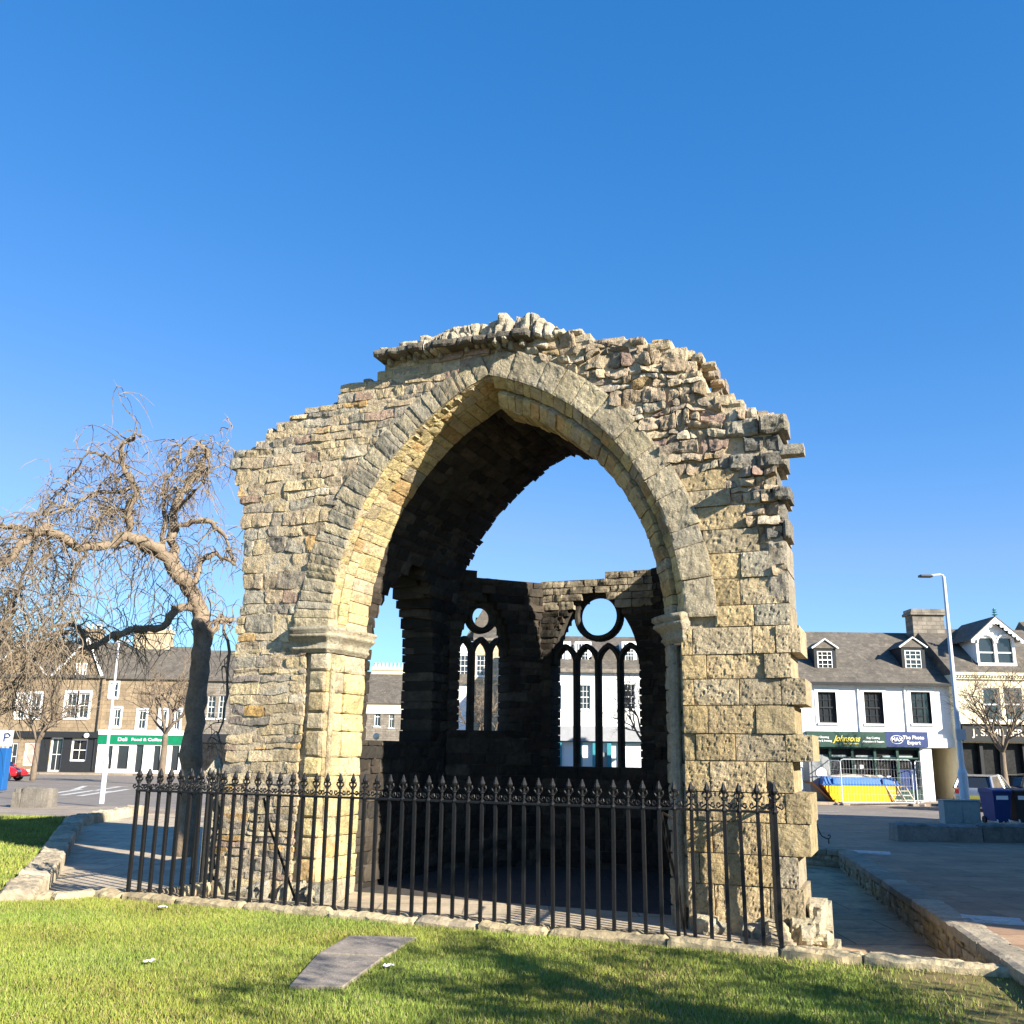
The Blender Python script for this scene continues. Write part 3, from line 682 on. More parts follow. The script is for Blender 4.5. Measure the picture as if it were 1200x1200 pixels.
for side, c, Rb in ((-1, cL, RL), (1, cR, RR)):
    Ri = Rb-(.01 if side < 0 else .05); amax = math.acos(abs(AX-c)/Ri)+.02; a_ = 0
    fr = lambda s, t, h, c=c, side=side, Ri=Ri: (c+side*(Ri-h)*math.cos(s/Ri), t, SPR+(Ri-h)*math.sin(s/Ri))
    while a_ < amax:
        zc = SPR+Ri*math.sin(a_+.02); o_ = lancet(zc, 1.93, 3.3, 2.30, 1.10, 4.8) if side < 0 else None
        for q0, q1 in ([(1.0, o_[0]), (o_[1], 3.93)] if o_ else [(1.0, 3.93)]):
            if q1 > q0: mbox(mb, fr, a_*Ri, (a_+.041)*Ri, q0, q1, -.03, -.33, (.07,.06,.05))
        a_ += .04
mb.build('vault', M['dark_stone'], CH)
# apse facets with tracery
def facet(P, ang, length, top, op, sill, mirror=False, thick=.55, lit=False):
    dx, dy = math.cos(ang), math.sin(ang); nx_, ny_ = dy, -dx         # inward normal (toward camera side)
    fr = lambda s, t, h: (P[0]+dx*s+nx_*h, P[1]+dy*s+ny_*h, t)
    mb = MB(); pal = INN if not lit else (lambda s, z: pick([(2,(.33,.28,.2)),(1,(.40,.34,.24))]) if z > 4.35 else pick(INN))  # top courses coloured paler as the sunlit patch, rest in shade tones
    kw = dict(rough=.02, gr=.055, mort=(.07,.06,.05))
    course(mb, fr, CHF-.1, sill, (.16,.26), (.25,.55), wall_iv(-.05,length+.05,None), thick, pal, **kw)
    course(mb, fr, sill, 5.25, (.11,.17), (.2,.42), wall_iv(-.05,length+.05,op), thick, pal, topfn=lambda s: lerp(top, s), **kw)
    return fr, mb
def arcpts(cx, cz, r_, a0, a1, n=10): return [(cx+r_*math.cos(R(a0+(a1-a0)*i/n)), cz+r_*math.sin(R(a0+(a1-a0)*i/n))) for i in range(n+1)]
def tracery(name, fr, uL, uR, sill, spring, lz, lapex, muls, circ, apexz):
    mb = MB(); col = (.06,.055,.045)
    def bar(pts, w_=.05):
        for (a, b) in zip(pts, pts[1:]):
            a = Vector((a[0], a[1])); b = Vector((b[0], b[1])); d = b-a
            if d.length < 1e-5: continue
            d.normalize(); n_ = Vector((-d.y, d.x))*w_; e = d*w_*.35
            q = [a-e-n_, b+e-n_, b+e+n_, a-e+n_]
            # chamfered section
            mp = [((a-e)+(-n_)*1, -.30), ((b+e)+(-n_)*1, -.30), ((b+e)+n_, -.30), ((a-e)+n_, -.30)]
            v = [fr(p.x, p.y, -.22) for p in q]+[fr(p.x, p.y, -.36) for p in q]
            q2 = [a-n_*.45, b-n_*.45, b+n_*.45, a+n_*.45]
            v += [fr(p.x, p.y, -.16) for p in q2]
            mb.add(v, [(4,7,6,5),(0,4,5,1),(3,2,6,7),(0,1,9,8),(3,11,10,2),(8,9,10,11),(0,8,11,3),(1,2,10,9),(1,5,6,2),(0,3,7,4)], col)
    edges = [uL]+muls+[uR]
    for m_ in muls: bar([(m_, sill), (m_, lz+.02)], .052)
    for a, b in zip(edges, edges[1:]):
        w2 = (b-a)/2; h = lapex-lz; Rr = (w2*w2+h*h)/(2*w2); am = math.degrees(math.asin(min(1, h/Rr)))
        bar([(a+Rr-Rr*math.cos(R(t)), lz+Rr*math.sin(R(t))) for t in [am*i/5 for i in range(6)]], .045)
        bar([(b-Rr+Rr*math.cos(R(t)), lz+Rr*math.sin(R(t))) for t in [am*i/5 for i in range(6)]], .045)
    cx, cz, cr_ = circ
    um, hw = (uL+uR)/2, (uR-uL)/2+.03; ap = apexz; h = ap-spring; Rr = (hw*hw+h*h)/(2*hw); am = math.degrees(math.asin(min(1, h/Rr)))
    bar([(um-hw+Rr-Rr*math.cos(R(t)), spring+Rr*math.sin(R(t))) for t in [am*i/10 for i in range(11)]], .085)
    bar([(um+hw-Rr+Rr*math.cos(R(t)), spring+Rr*math.sin(R(t))) for t in [am*i/10 for i in range(11)]], .085)
    bar(arcpts(cx, cz, cr_+.05, 0, 360, 36), .055)
    return mb.build(name, M['dark_stone'], CH)
S2 = math.pi/4
PA = (-5.93, 4.0); sA = 1.80; PB = (PA[0]+math.cos(S2)*sA, PA[1]+math.sin(S2)*sA); sB = 2.1; PC = (PB[0]+sB, PB[1])
opA = lambda z: lancet(z, 2.15, 3.62, .665, .48, 4.60)
opB = lambda z: lancet(z, 1.54, 3.40, 1.01, .83, 4.74)
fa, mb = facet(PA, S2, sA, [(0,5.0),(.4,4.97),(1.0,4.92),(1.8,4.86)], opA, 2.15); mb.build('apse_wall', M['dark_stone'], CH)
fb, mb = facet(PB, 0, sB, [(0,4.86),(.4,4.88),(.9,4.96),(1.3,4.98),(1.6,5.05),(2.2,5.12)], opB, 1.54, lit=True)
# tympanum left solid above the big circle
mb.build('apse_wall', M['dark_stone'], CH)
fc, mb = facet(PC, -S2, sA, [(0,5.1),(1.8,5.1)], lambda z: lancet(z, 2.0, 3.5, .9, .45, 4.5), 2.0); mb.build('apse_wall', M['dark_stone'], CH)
tracery('window_tracery', fa, .185, 1.145, 2.15, 3.62, 3.50, 3.80, [.50,.85], (.665,4.20,.19), 4.60)
tracery('window_tracery', fb, .18, 1.84, 1.54, 3.40, 3.38, 3.72, [.585,1.005,1.425], (1.03,4.26,.36), 4.80)
# solid spandrels beside circle A
# ------------------------------------------------------------ railing
RA = empty('iron_railing', tuple(L0), 'black iron railing with fleur de lis finials standing before the chapel arch', 'railing', math.atan2(KD.y, KD.x))
def baluster_mesh():
    mb = MB(); mb.box(-.0175,.0175,-.0175,.0175,-.02,1.24); return mb.mesh('baluster', [M['iron']])
def finial_mesh():
    mb = MB()
    mb.lathe([(.024,1.225),(.03,1.24),(.024,1.255),(.014,1.27),(.014,1.33),(.026,1.34),(.026,1.352),(.012,1.365),(.014,1.40),(.03,1.425),(.034,1.44),(.022,1.47),(.006,1.515)], 8)
    for sd_ in (-1, 1):
        mb.tube([(sd_*x, 0, z) for x, z in ((.0,1.30),(.03,1.285),(.06,1.265),(.075,1.285),(.068,1.31),(.048,1.312),(.044,1.295))], .0095, 5)
        mb.tube([(sd_*x, 0, z) for x, z in ((.0,1.36),(.028,1.362),(.046,1.385),(.040,1.41),(.024,1.405))], .011, 5)
    return mb.mesh('finial', [M['iron']])
bme, fme = baluster_mesh(), finial_mesh()
def baluster(x, y, rz=0, s=1.0):
    b = bpy.data.objects.new('baluster', bme); COL.objects.link(b); b.parent = RA; b.location = (x, y, 0); b.rotation_euler = (random.gauss(0,.004), random.gauss(0,.004), rz); b.scale = (s, s, 1)
    f_ = bpy.data.objects.new('finial', fme); COL.objects.link(f_); f_.parent = b
RLn = (R0-L0).length; NB = 49
for i in range(NB): baluster(i*RLn/(NB-1), 0, 0, 1.15 if i in (0, NB-1) else 1.0)
def tolocal(p):
    q = p-L0; return Vector((q.dot(KD), -q.dot(KN), q.z))
mb = MB(); mb.box(-.02, RLn+.02, -.022, .022, 1.225, 1.25, bev=.004)
mb.build('top_rail', M['iron'], RA)
for A, B_, nb in ((R0, world(.02, 0), 9), (L0, world(-7.52, .02), 9)):
    a, b = tolocal(A), tolocal(B_); L_ = (b-a).length; d = (b-a)/L_; ang = math.atan2(d.y, d.x)
    for i in range(1, nb): q = a+(b-a)*i/nb; baluster(q.x, q.y, ang)
    mb = MB(); mb.box(0, L_, -.02, .02, 1.228, 1.252); o = mb.build('top_rail', M['iron'], RA); o.location = (a.x, a.y, 0); o.rotation_euler.z = ang
    kerb_run([A, B_], .26, -.3, -.01, 'return_kerb', 'short stone kerb under the %s return of the railing' % ('right' if A is R0 else 'left'), 'kerb', KP, seg=(.4,.8))
for x, off_ in ((1.95,.75),(6.9,.62)):
    mb = MB(); mb.tube([(x,.0,1.2),(x+.03,.12,.85),(x+.08,.35,.45),(x+.1,off_,-.15)], .018, 6); mb.tube([(x,0,1.2),(x-.0,.5,1.12),(x-.0,1.0,1.2)], .014, 6) if x > 5 else None
    mb.build('brace', M['iron'], RA)
# curled iron end bracket near the back of the sunken walk
p = atz(972, 983, 0); mb = MB()
mb.tube([(-.25,0,.42),(-.24,0,.30),(-.17,0,.16),(-.06,0,.10),(.0,0,.11),(.03,0,.16),(.0,0,.185),(-.03,0,.165)], .012, 6); mb.tube([(-.02,0,.10),(-.02,0,-.02)], .014, 6)
o = mb.build('scroll_bracket', M['iron'], smooth=True); o.location = (p.x, p.y, zpv(p.y)); tag(o, 'small curled black iron bracket at the back end of the sunken walk', 'iron bracket')
# pyramid-capped stone pier left of the chapel
p = world(-7.82,.15); mb = MB(); fr = lambda s, t, h: (s, -h, t)
mb.box(-.13,.13,-.13,.13,0,1.62,(.40,.36,.27),bev=.02); mb.add([(-.16,-.16,1.62),(.16,-.16,1.62),(.16,.16,1.62),(-.16,.16,1.62),(0,0,1.86),(-.15,-.15,1.56),(.15,-.15,1.56),(.15,.15,1.56),(-.15,.15,1.56)],[(0,1,4),(1,2,4),(2,3,4),(3,0,4),(5,6,1,0),(6,7,2,1),(7,8,3,2),(8,5,0,3)],(.42,.38,.28))
o = mb.build('stone_post', M['stone']); o.location = (p.x, p.y, CHF); o.scale = (.8,.8,1); tag(o, 'slim stone post with pointed cap against the left flank of the chapel', 'stone post')
# ------------------------------------------------------------ trees
def wander(p, d, L_, n, drop, jit, rnd):
    pts = [p.copy()]; d = d.normalized()
    for i in range(n):
        d = (d + Vector((rnd.gauss(0, jit), rnd.gauss(0, jit), rnd.gauss(0, jit)*.7 - drop))).normalized()
        p = p + d*(L_/n); pts.append(p.copy())
    return pts, d
def densify(pts, k=3):
    out = []
    for i in range(len(pts)-1):
        p0 = pts[max(0, i-1)]; p1 = pts[i]; p2 = pts[i+1]; p3 = pts[min(len(pts)-1, i+2)]
        for j in range(k):
            t = j/k
            out.append(.5*((2*p1)+(-p0+p2)*t+(2*p0-5*p1+4*p2-p3)*t*t+(-p0+3*p1-3*p2+p3)*t**3))
    out.append(pts[-1]); return out
rnd = random.Random(11); TY = 19.0
elm_base = Vector((aty(224, 1000, TY).x, TY, CHF))
EL_ = empty('weeping_elm', tuple(elm_base), 'bare weeping elm with twisted limbs and hanging twigs left of the chapel', 'tree')
tr = MB(); tw = MB()
def limb(pp, r0_, r1_, dy, n=8, twigs=0, tl=(.6,1.4), k=3):
    pts = [aty(x, y, TY+yy)-elm_base for (x, y), yy in zip(pp, [dy*i/(len(pp)-1) for i in range(len(pp))])]
    pts = densify(pts, k); m_ = len(pts)
    pts = [p+Vector((rnd.gauss(0,.03 if r0_ < .2 else .01), rnd.gauss(0,.05), rnd.gauss(0,.03 if r0_ < .2 else .01))) if 0 < i < m_-1 else p for i, p in enumerate(pts)]
    tr.tube(pts, [(r0_+(r1_-r0_)*i/(m_-1))*(1+rnd.gauss(0,.07 if r0_ > .2 else .15)) for i in range(m_)], n)
    for _ in range(int(twigs*1.1)):
        i = rnd.randrange(max(1, m_//5), m_); q = pts[i]
        d = Vector((rnd.gauss(-.15,.8), rnd.gauss(0,.8), rnd.uniform(-.2,.9)))
        L_ = rnd.uniform(*tl); a_, de = wander(q, d, L_, 7, .22, .30, rnd)
        tw.tube(a_, [.016-.0019*j for j in range(8)], 3, caps=False)
        for __ in range(rnd.randrange(2, 5)):
            j = rnd.randrange(1, 7); b_, _x = wander(a_[j], Vector((rnd.gauss(0,.7), rnd.gauss(0,.7), rnd.gauss(-.1,.6))), L_*rnd.uniform(.35,.9), 6, .30, .28, rnd)
            tw.tube(b_, [.009-.0010*q_ for q_ in range(7)], 3, caps=False)
            if rnd.random() < .7:
                c_, _x = wander(b_[3], Vector((rnd.gauss(0,.7), rnd.gauss(0,.7), -.1)), L_*rnd.uniform(.3,.8), 5, .34, .22, rnd); tw.tube(c_, [.006,.0055,.005,.0045,.004,.003], 3, caps=False)
limb([(217,1010),(220,960),(223,910),(227,860),(231,810),(235,765),(236,730),(229,704),(220,688),(212,672)], .205, .14, 0, 14, 0, k=4)
limb([(240,760),(252,735),(262,722),(268,730)], .10, .05, .3, 8, 3)
limb([(220,690),(205,668),(190,648),(172,636),(150,632),(125,637),(95,640),(72,628),(52,619),(38,630),(20,648),(-4,662),(-30,690)], .125, .055, -2.0, 9, 60, (.7,1.8))
limb([(232,712),(214,712),(203,718),(190,733),(165,736),(150,738),(135,745),(120,750),(100,757),(92,738),(80,733),(65,745),(50,762)], .085, .03, -1.5, 8, 40, (.5,1.3))
limb([(216,685),(206,655),(203,620),(208,590),(222,565),(236,545),(242,528),(232,520),(224,535)], .12, .03, .8, 8, 40, (.5,1.2))
limb([(200,655),(170,640),(150,625),(152,600),(160,575),(150,560),(140,535),(150,518),(165,512)], .10, .025, -.8, 8, 44, (.5,1.3))
limb([(205,620),(225,612),(245,612),(258,622),(268,640),(276,658)], .06, .03, -.4, 7, 16, (.4,1.0))
limb([(225,695),(235,660),(250,650),(265,655),(277,662)], .06, .03, .6, 7, 14, (.4,1.0))
limb([(240,745),(255,725),(265,740),(268,780),(265,830),(258,870)], .04, .015, .6, 6, 12, (.5,1.0))
limb([(158,600),(135,598),(118,604),(112,620)], .05, .02, -.8, 6, 20, (.5,1.3))
limb([(152,572),(120,578),(95,588),(72,600),(50,604)], .04, .012, -1.6, 6, 30, (.5,1.6))
limb([(150,548),(125,535),(105,532),(88,552),(72,575),(52,590)], .035, .01, .6, 6, 26, (.4,1.2))
limb([(205,600),(225,580),(238,565),(245,540),(240,525)], .04, .015, -1.2, 6, 20, (.4,1.0))
limb([(190,640),(195,600),(192,575),(205,545),(212,525),(205,515)], .05, .015, 1.4, 6, 26, (.4,1.0))
limb([(240,560),(255,545),(262,530),(265,512),(272,500)], .02, .006, .2, 5, 5, (.3,.6))
limb([(60,622),(30,622),(0,618),(-40,640),(-70,700)], .06, .03, 1.0, 6, 40, (.8,2.0))
limb([(40,640),(20,690),(10,730),(0,760)], .04, .02, .6, 6, 40, (1.0,2.2))
limb([(52,760),(35,775),(22,800),(15,830)], .03, .01, .6, 6, 24, (.6,1.4))
limb([(100,640),(85,680),(70,720),(50,750)], .03, .01, .8, 6, 26, (.6,1.4))
for _ in range(170):                                                # long hanging curtain twigs
    x = rnd.choice([rnd.uniform(-40,60), rnd.uniform(-30,95), rnd.uniform(60,250)]); y = rnd.uniform(635,760) if x < 110 else rnd.uniform(640,745); q = aty(x, y, TY+rnd.uniform(-2.4,1.6))-elm_base
    L_ = rnd.uniform(.9,2.2) if x < 80 else rnd.uniform(.7,1.7)
    a_, de = wander(q, Vector((rnd.gauss(0,.6), rnd.gauss(0,.5), -.2)), L_, 9, .35, .22, rnd); tw.tube(a_, [.011-.0009*j for j in range(10)], 3, caps=False)
    for __ in range(4):
        j = rnd.randrange(1, 8); b_, _x = wander(a_[j], Vector((rnd.gauss(0,.7), rnd.gauss(0,.7), -.2)), L_*rnd.uniform(.2,.6), 5, .3, .25, rnd); tw.tube(b_, [.006,.0055,.005,.0045,.004,.003], 3, caps=False)
tr.build('trunk', M['bark'], EL_, smooth=True); tw.build('crown', M['twig'], EL_)
def bare_tree(px, Y, base_z, height, spread, seed, label, r=.12, lean=0, levels=4, clear=.32, group='bare street trees'):
    rd = random.Random(seed); bx = aty(px, 900, Y).x
    E_ = empty('bare_tree', (bx, Y, base_z), label, 'tree', group=group); t1 = MB(); t2 = MB()
    base = [Vector((0,0,0)), Vector((lean*.3,0,height*.12)), Vector((lean*.6,.05,height*clear*.7)), Vector((lean,0,height*clear))]
    t1.tube(densify(base), [r*(1.15-.35*i/9) for i in range(10)], 9)
    def grow(p, d, L_, rr, lv):
        pts, de = wander(p, d, L_, 5, -.03, .16, rd)
        (t1 if lv >= levels-1 else t2).tube(pts, [rr*(1-.45*i/5) for i in range(6)], 5 if lv > 2 else 3, caps=False)
        if lv == 0: return
        for _ in range(rd.randrange(3, 5) if lv > 1 else 4):
            q = pts[rd.randrange(2, 6)]; nd = (de*.9+Vector((rd.gauss(0,.6)*spread, rd.gauss(0,.6)*spread, rd.gauss(.15,.35)))).normalized()
            grow(q, nd, L_*rd.uniform(.55,.85), rr*.55, lv-1)
    for i in range(5):
        a_ = i*1.256+rd.uniform(-.3,.3); grow(base[-1], Vector((math.cos(a_)*.55*spread, math.sin(a_)*.55*spread, 1)), height*.27, r*.55, levels)
    t1.build('trunk', M['twig_dark'], E_, smooth=True); t2.build('crown', M['twig_dark'], E_)
bare_tree(1177, 43, g(43), 6.3, 1.0, 3, 'bare young street tree in front of the cream building', .13, clear=.36)
bare_tree(190, 60, g(60), 7.5, 1.1, 5, 'bare street tree with pale trunk before the green shop fascia', .2, clear=.38)
bare_tree(40, 62, g(62), 7.5, 1.2, 8, 'bare street tree at far left before the brown gabled building', .17, clear=.3)
bare_tree(566, 56, g(56), 7.0, 1.1, 9, 'bare street tree seen through the three light window', .14, clear=.3)
bare_tree(758, 55, g(55), 8.0, 1.1, 13, 'bare street tree seen at the right edge of the four light window', .14, clear=.3)
# ------------------------------------------------------------ buildings
class Bld:
    def __init__(s, name, label, Y, pxl, pxr, cat='building', rot=0):
        s.Y = Y; s.z0 = g(Y)+.02; a = aty(pxl, 880, Y); s.ox = a.x
        s.e = empty(name, (a.x, Y, s.z0), label, cat, rot); s.W = aty(pxr, 880, Y).x-a.x
    def p(s, px, py):
        v = aty(px, py, s.Y); return v.x-s.ox, v.z-s.z0
    def rect(s, x0, y0, x1, y1):
        a = s.p(x0, y1); b = s.p(x1, y0); xa = (s.p(x0, y0)[0]+a[0])/2; xb = (s.p(x1, y1)[0]+b[0])/2
        return (xa, a[1], xb, b[1])
    def wall(s, mt, top, holes, depth=8, x0=0, x1=None, name='wall', rev=.18, y=0, gable=None):
        x1 = s.W if x1 is None else x1; mb = MB()
        xs = sorted(set([x0, x1]+[h[0] for h in holes]+[h[2] for h in holes])); zs = sorted(set([-1.5, top]+[h[1] for h in holes]+[h[3] for h in holes]))
        for a, b in zip(xs, xs[1:]):
            for c, d in zip(zs, zs[1:]):
                if b-a < 1e-4 or d-c < 1e-4: continue
                cx, cz = (a+b)/2, (c+d)/2
                if any(h[0] < cx < h[2] and h[1] < cz < h[3] for h in holes): continue
                mb.add([(a,y,c),(b,y,c),(b,y,d),(a,y,d)], [(0,1,2,3)])
        for h in holes:
            a, c, b, d = h
            mb.add([(a,y,c),(b,y,c),(b,y,d),(a,y,d),(a,y+rev,c),(b,y+rev,c),(b,y+rev,d),(a,y+rev,d)], [(0,1,5,4),(1,2,6,5),(2,3,7,6),(3,0,4,7)])
        mb.add([(x0,y,-1.5),(x0,depth,-1.5),(x0,depth,top),(x0,y,top)], [(0,1,2,3)]); mb.add([(x1,y,-1.5),(x1,depth,-1.5),(x1,depth,top),(x1,y,top)], [(0,1,2,3)])
        mb.add([(x0,depth,-1.5),(x1,depth,-1.5),(x1,depth,top),(x0,depth,top)], [(0,1,2,3)])
        if gable:                                                    # list of (x, z) outline above eaves
            mb.prism(gable, y, y+.35)
        return mb.build(name, mt, s.e)
    def window(s, r_, fm='white_paint', nx=2, nz_=4, y=.1, bars=.025, glass='glass', fw=.06, sill='white_paint', arched=False):
        x0, z0, x1, z1 = r_; mb = MB()
        mb.box(x0, x0+fw, y, y+.06, z0, z1); mb.box(x1-fw, x1, y, y+.06, z0, z1); mb.box(x0+fw, x1-fw, y, y+.06, z0, z0+fw); mb.box(x0+fw, x1-fw, y, y+.06, z1-fw, z1)
        mz = (z0+z1)/2; mb.box(x0+fw, x1-fw, y-.01, y+.05, mz-.03, mz+.03)
        for i in range(1, nx): q = x0+(x1-x0)*i/nx; mb.box(q-bars/2, q+bars/2, y+.01, y+.045, z0+fw, z1-fw)
        for i in range(1, nz_):
            q = z0+(z1-z0)*i/nz_
            if abs(q-mz) > .05: mb.box(x0+fw, x1-fw, y+.012, y+.043, q-bars/2, q+bars/2)
        f_ = mb.build('window', M[fm], s.e)
        pm = MB(); pm.box(x0+.01, x1-.01, y+.05, y+.07, z0+.01, z1-.01); pm.build('pane', M[glass], f_)
        if sill: sm = MB(); sm.box(x0-.08, x1+.08, -.08, .06, z0-.10, z0-.002); sm.build('sill', M[sill], f_)
        return f_
    def surround(s, r_, mt, w_=.14, pr=.035):
        x0, z0, x1, z1 = r_; mb = MB(); mb.box(x0-w_, x0, -pr, .1, z0-.0, z1+w_); mb.box(x1, x1+w_, -pr, .1, z0, z1+w_); mb.box(x0, x1, -pr, .1, z1, z1+w_)
        mb.build('window_surround', M[mt], s.e)
    def roof(s, eave, ridge, depth, mt='slate', x0=None, x1=None, over=.25, name='roof'):
        x0 = -.02 if x0 is None else x0; x1 = s.W+.02 if x1 is None else x1; mb = MB()
        mb.prism([(-over, eave-.08), (-over, eave+.04), (depth/2, ridge), (depth+over, eave+.04), (depth+over, eave-.08)], x0, x1, plane='yz')
        return mb.build(name, M[mt], s.e)
    def chimney(s, x0, x1, z0, z1, y=3.4, d=.9, npots=3, mt='grey_wall', parent=None, pots=True):
        mb = MB(); mb.box(x0, x1, y, y+d, z0, z1); mb.box(x0-.12, x1+.12, y-.12, y+d+.12, z1-.32, z1-.18); mb.box(x0-.06, x1+.06, y-.06, y+d+.06, z1-.18, z1)
        c = mb.build('chimney', M[mt], s.e)
        if pots:
            for i in range(npots):
                pm = MB(); pm.lathe([(.13,0),(.11,.35),(.14,.4),(.13,.45)], 10, ((x0+(x1-x0)*(i+.5)/npots), y+d/2, z1)); pm.build('chimney_pot', M['chimney_pot'], c)
        return c
    def slab(s, name, x0, x1, z0, z1, y0, y1, mt, parent=None):
        mb = MB(); mb.box(x0, x1, y0, y1, z0, z1); return mb.build(name, M[mt], parent or s.e)
    def text(s, txt, x, z, size, mt, y, parent, name='lettering', sx=1, align='CENTER', shear=0, font=None):
        c = bpy.data.curves.new('t', 'FONT'); c.body = txt; c.size = size; c.align_x = align; c.align_y = 'CENTER'; c.extrude = .008; c.shear = shear; c.offset = size*.012
        o = bpy.data.objects.new('t', c); COL.objects.link(o); bpy.context.view_layer.update()
        me = bpy.data.meshes.new_from_object(o.evaluated_get(bpy.context.evaluated_depsgraph_get())); bpy.data.objects.remove(o)
        me.materials.clear(); me.materials.append(M[mt]); q = bpy.data.objects.new(name, me); COL.objects.link(q); q.parent = parent
        q.location = (x, y, z); q.rotation_euler = (math.pi/2, 0, 0); q.scale = (sx, 1, 1); return q
# --- right: white two-storey shop with dormers
B = Bld('white_shop_building', 'white rendered two storey building with slate dormers above a dark green and blue shop fascia', 48, 918, 1122)
ev = B.p(1030, 801)[1]; rd_h = aty(1000, 741, 52).z-B.z0
wins = [B.rect(959,811,980,847), B.rect(1013,811,1035,848), B.rect(1068,811,1091,848)]
shop = B.rect(948,876,1080,935); pend = B.rect(1094,877,1126,940); pend = (pend[0], -.2, B.W-.02, pend[3]); shop = (shop[0], .02, shop[2], shop[3])
B.wall(M['white_wall'], ev, wins+[shop, pend], rev=.3)
for i, r_ in enumerate(wins):
    B.window(r_, 'black_paint', 3, 4, glass='glass'); B.surround(r_, 'white_paint', .16)
    B.slab('drainpipe', r_[0]-.32, r_[0]-.26, B.p(0,858)[1], r_[3]+.2, -.08, -.02, 'white_paint') if i else None
B.roof(ev, rd_h, 8)
B.slab('gutter', -.02, B.W, ev-.1, ev+.02, -.38, -.26, 'black_paint')
for x0, x1, yt, yb, ya in ((955,979,760,786,750),(1058,1083,759,786,748)):
    a, b = B.p(x0, yb), B.p(x1, yt); yd = .45+(a[1]-ev)*.9*(4/(rd_h-ev))/1.0
    yd = (a[1]-ev)/(rd_h-ev)*4.25
    sc = (B.Y+yd)/B.Y; vx = lambda px, py: (aty(px, py, B.Y+yd).x-B.ox, aty(px, py, B.Y+yd).z-B.z0)
    (xa, za), (xb, zb) = vx(x0, yb), vx(x1, yt); ap = vx((x0+x1)/2, ya)
    mb = MB(); mb.box(xa, xa+.16, yd, yd+3, za, zb); mb.box(xb-.16, xb, yd, yd+3, za, zb); mb.box(xa+.16, xb-.16, yd, yd+.12, zb-.12, zb); mb.box(xa+.16, xb-.16, yd, yd+.12, za, za+.1)
    dm = mb.build('dormer', M['black_paint'], B.e)
    mb = MB(); mb.prism([(xa-.08, zb), (xb+.08, zb), ((xa+xb)/2, ap[1])], yd-.06, yd+3.2); mb.build('dormer_roof', M['slate'], dm)
    mb = MB(); mb.tube([(xa-.12,yd-.1,zb),((xa+xb)/2,yd-.1,ap[1]+.04),(xb+.12,yd-.1,zb)], .05, 5); mb.box(xa-.05,xb+.05,yd-.15,yd,za-.08,za-.01); mb.build('trim', M['white_paint'], dm)
    f_ = B.window((xa+.16, za+.1, xb-.16, zb-.12), 'white_paint', 3, 4, y=yd+.03, sill=None)
cx0, cz0 = aty(1071, 755, 51).x-B.ox, aty(1071, 765, 51).z-B.z0; cx1, cz1 = aty(1104, 713, 51).x-B.ox, aty(1090, 714, 51).z-B.z0
B.chimney(cx0, cx1, rd_h-1.6, cz1, 2.9, .95, 3, pots=False)
f1 = B.rect(944,858,1036,875); f2 = B.rect(1036,858,1085,875)
a1 = B.slab('green_fascia', f1[0], f1[2], f1[1], f1[3], -.25, -.02, 'dkgreen'); a2 = B.slab('blue_fascia', f2[0]+.004, f2[2], f2[1], f2[3], -.25, -.02, 'blue')
zc = (f1[1]+f1[3])/2; X_ = lambda px: B.p(px, 867)[0]
B.text('Johnsons', X_(990), zc+.03, .40, 'gold', -.262, a1, shear=.45, sx=.86); B.text('THE CLEANERS', X_(995), zc-.20, .085, 'gold', -.262, a1, sx=1.3)
B.text('Dry Cleaning', X_(961), zc+.09, .13, 'white_letter', -.262, a1); B.text('Laundry & Ironing', X_(961), zc-.08, .13, 'white_letter', -.262, a1)
B.text('Key Cutting', X_(1021), zc+.08, .13, 'white_letter', -.262, a1); B.text('Alterations & Repairs', X_(1021), zc-.09, .12, 'white_letter', -.262, a1)
B.text('The Photo', X_(1068), zc+.12, .24, 'white_letter', -.262, a2); B.text('Expert', X_(1068), zc-.12, .24, 'white_letter', -.262, a2)
mb = MB(); mb.lathe([(1,-.008),(1,.008)], 24, axis='y'); o = mb.build('emblem', M['white_letter'], a2); o.location = (X_(1048.5), -.26, zc+.02); o.scale = (.31, 1, .2)
mb = MB(); mb.lathe([(1,-.008),(1,.008)], 24, axis='y'); o = mb.build('emblem', M['blue'], a2); o.location = (X_(1048.5), -.268, zc+.02); o.scale = (.29, 1, .18)
B.text('MAX', X_(1048.5), zc+.02, .25, 'white_letter', -.285, a2)
# shopfront joinery
x0, z0, x1, z1 = shop; mb = MB(); mb.box(x0, x1, .05, .25, z0, z0+.5)
nb = 5
for i in range(nb+1): q = x0+(x1-x0)*i/nb; mb.box(q-.06 if i else q, q+.06 if i < nb else q, .02, .25, z0+.5 if 1 < i < 4 else z0, z1)
mb.box(x0, x1, .04, .25, z1-.55, z1-.48); mb.box(x0, x1, .04, .25, z1-.12, z1)
sf = mb.build('shopfront', M['dkgreen'], B.e); mb = MB(); mb.box(x0, x1, .26, .30, z0, z1); mb.build('shop_window', M['glass_room'], sf)
mb = MB()
for a, b in ((.02,.36),(.44,.62),(.68,.95)): mb.box(x0+(x1-x0)*a, x0+(x1-x0)*b, .22, .25, z1-.50, z1-.40)
mb.build('blind_box', M['cabinet'], sf)
mb = MB()
for px_, py_ in ((1003,899),(1012,899),(1033,911),(1044,912),(978,912)): q = B.p(px_, py_); mb.box(q[0]-.09, q[0]+.09, .235, .25, q[1]-.07, q[1]+.1)
mb.build('notice', M['white_letter'], sf)
q = B.rect(1055,902,1074,931); B.slab('price_board', q[0], q[2], q[1], q[3], .18, .215, 'blue')
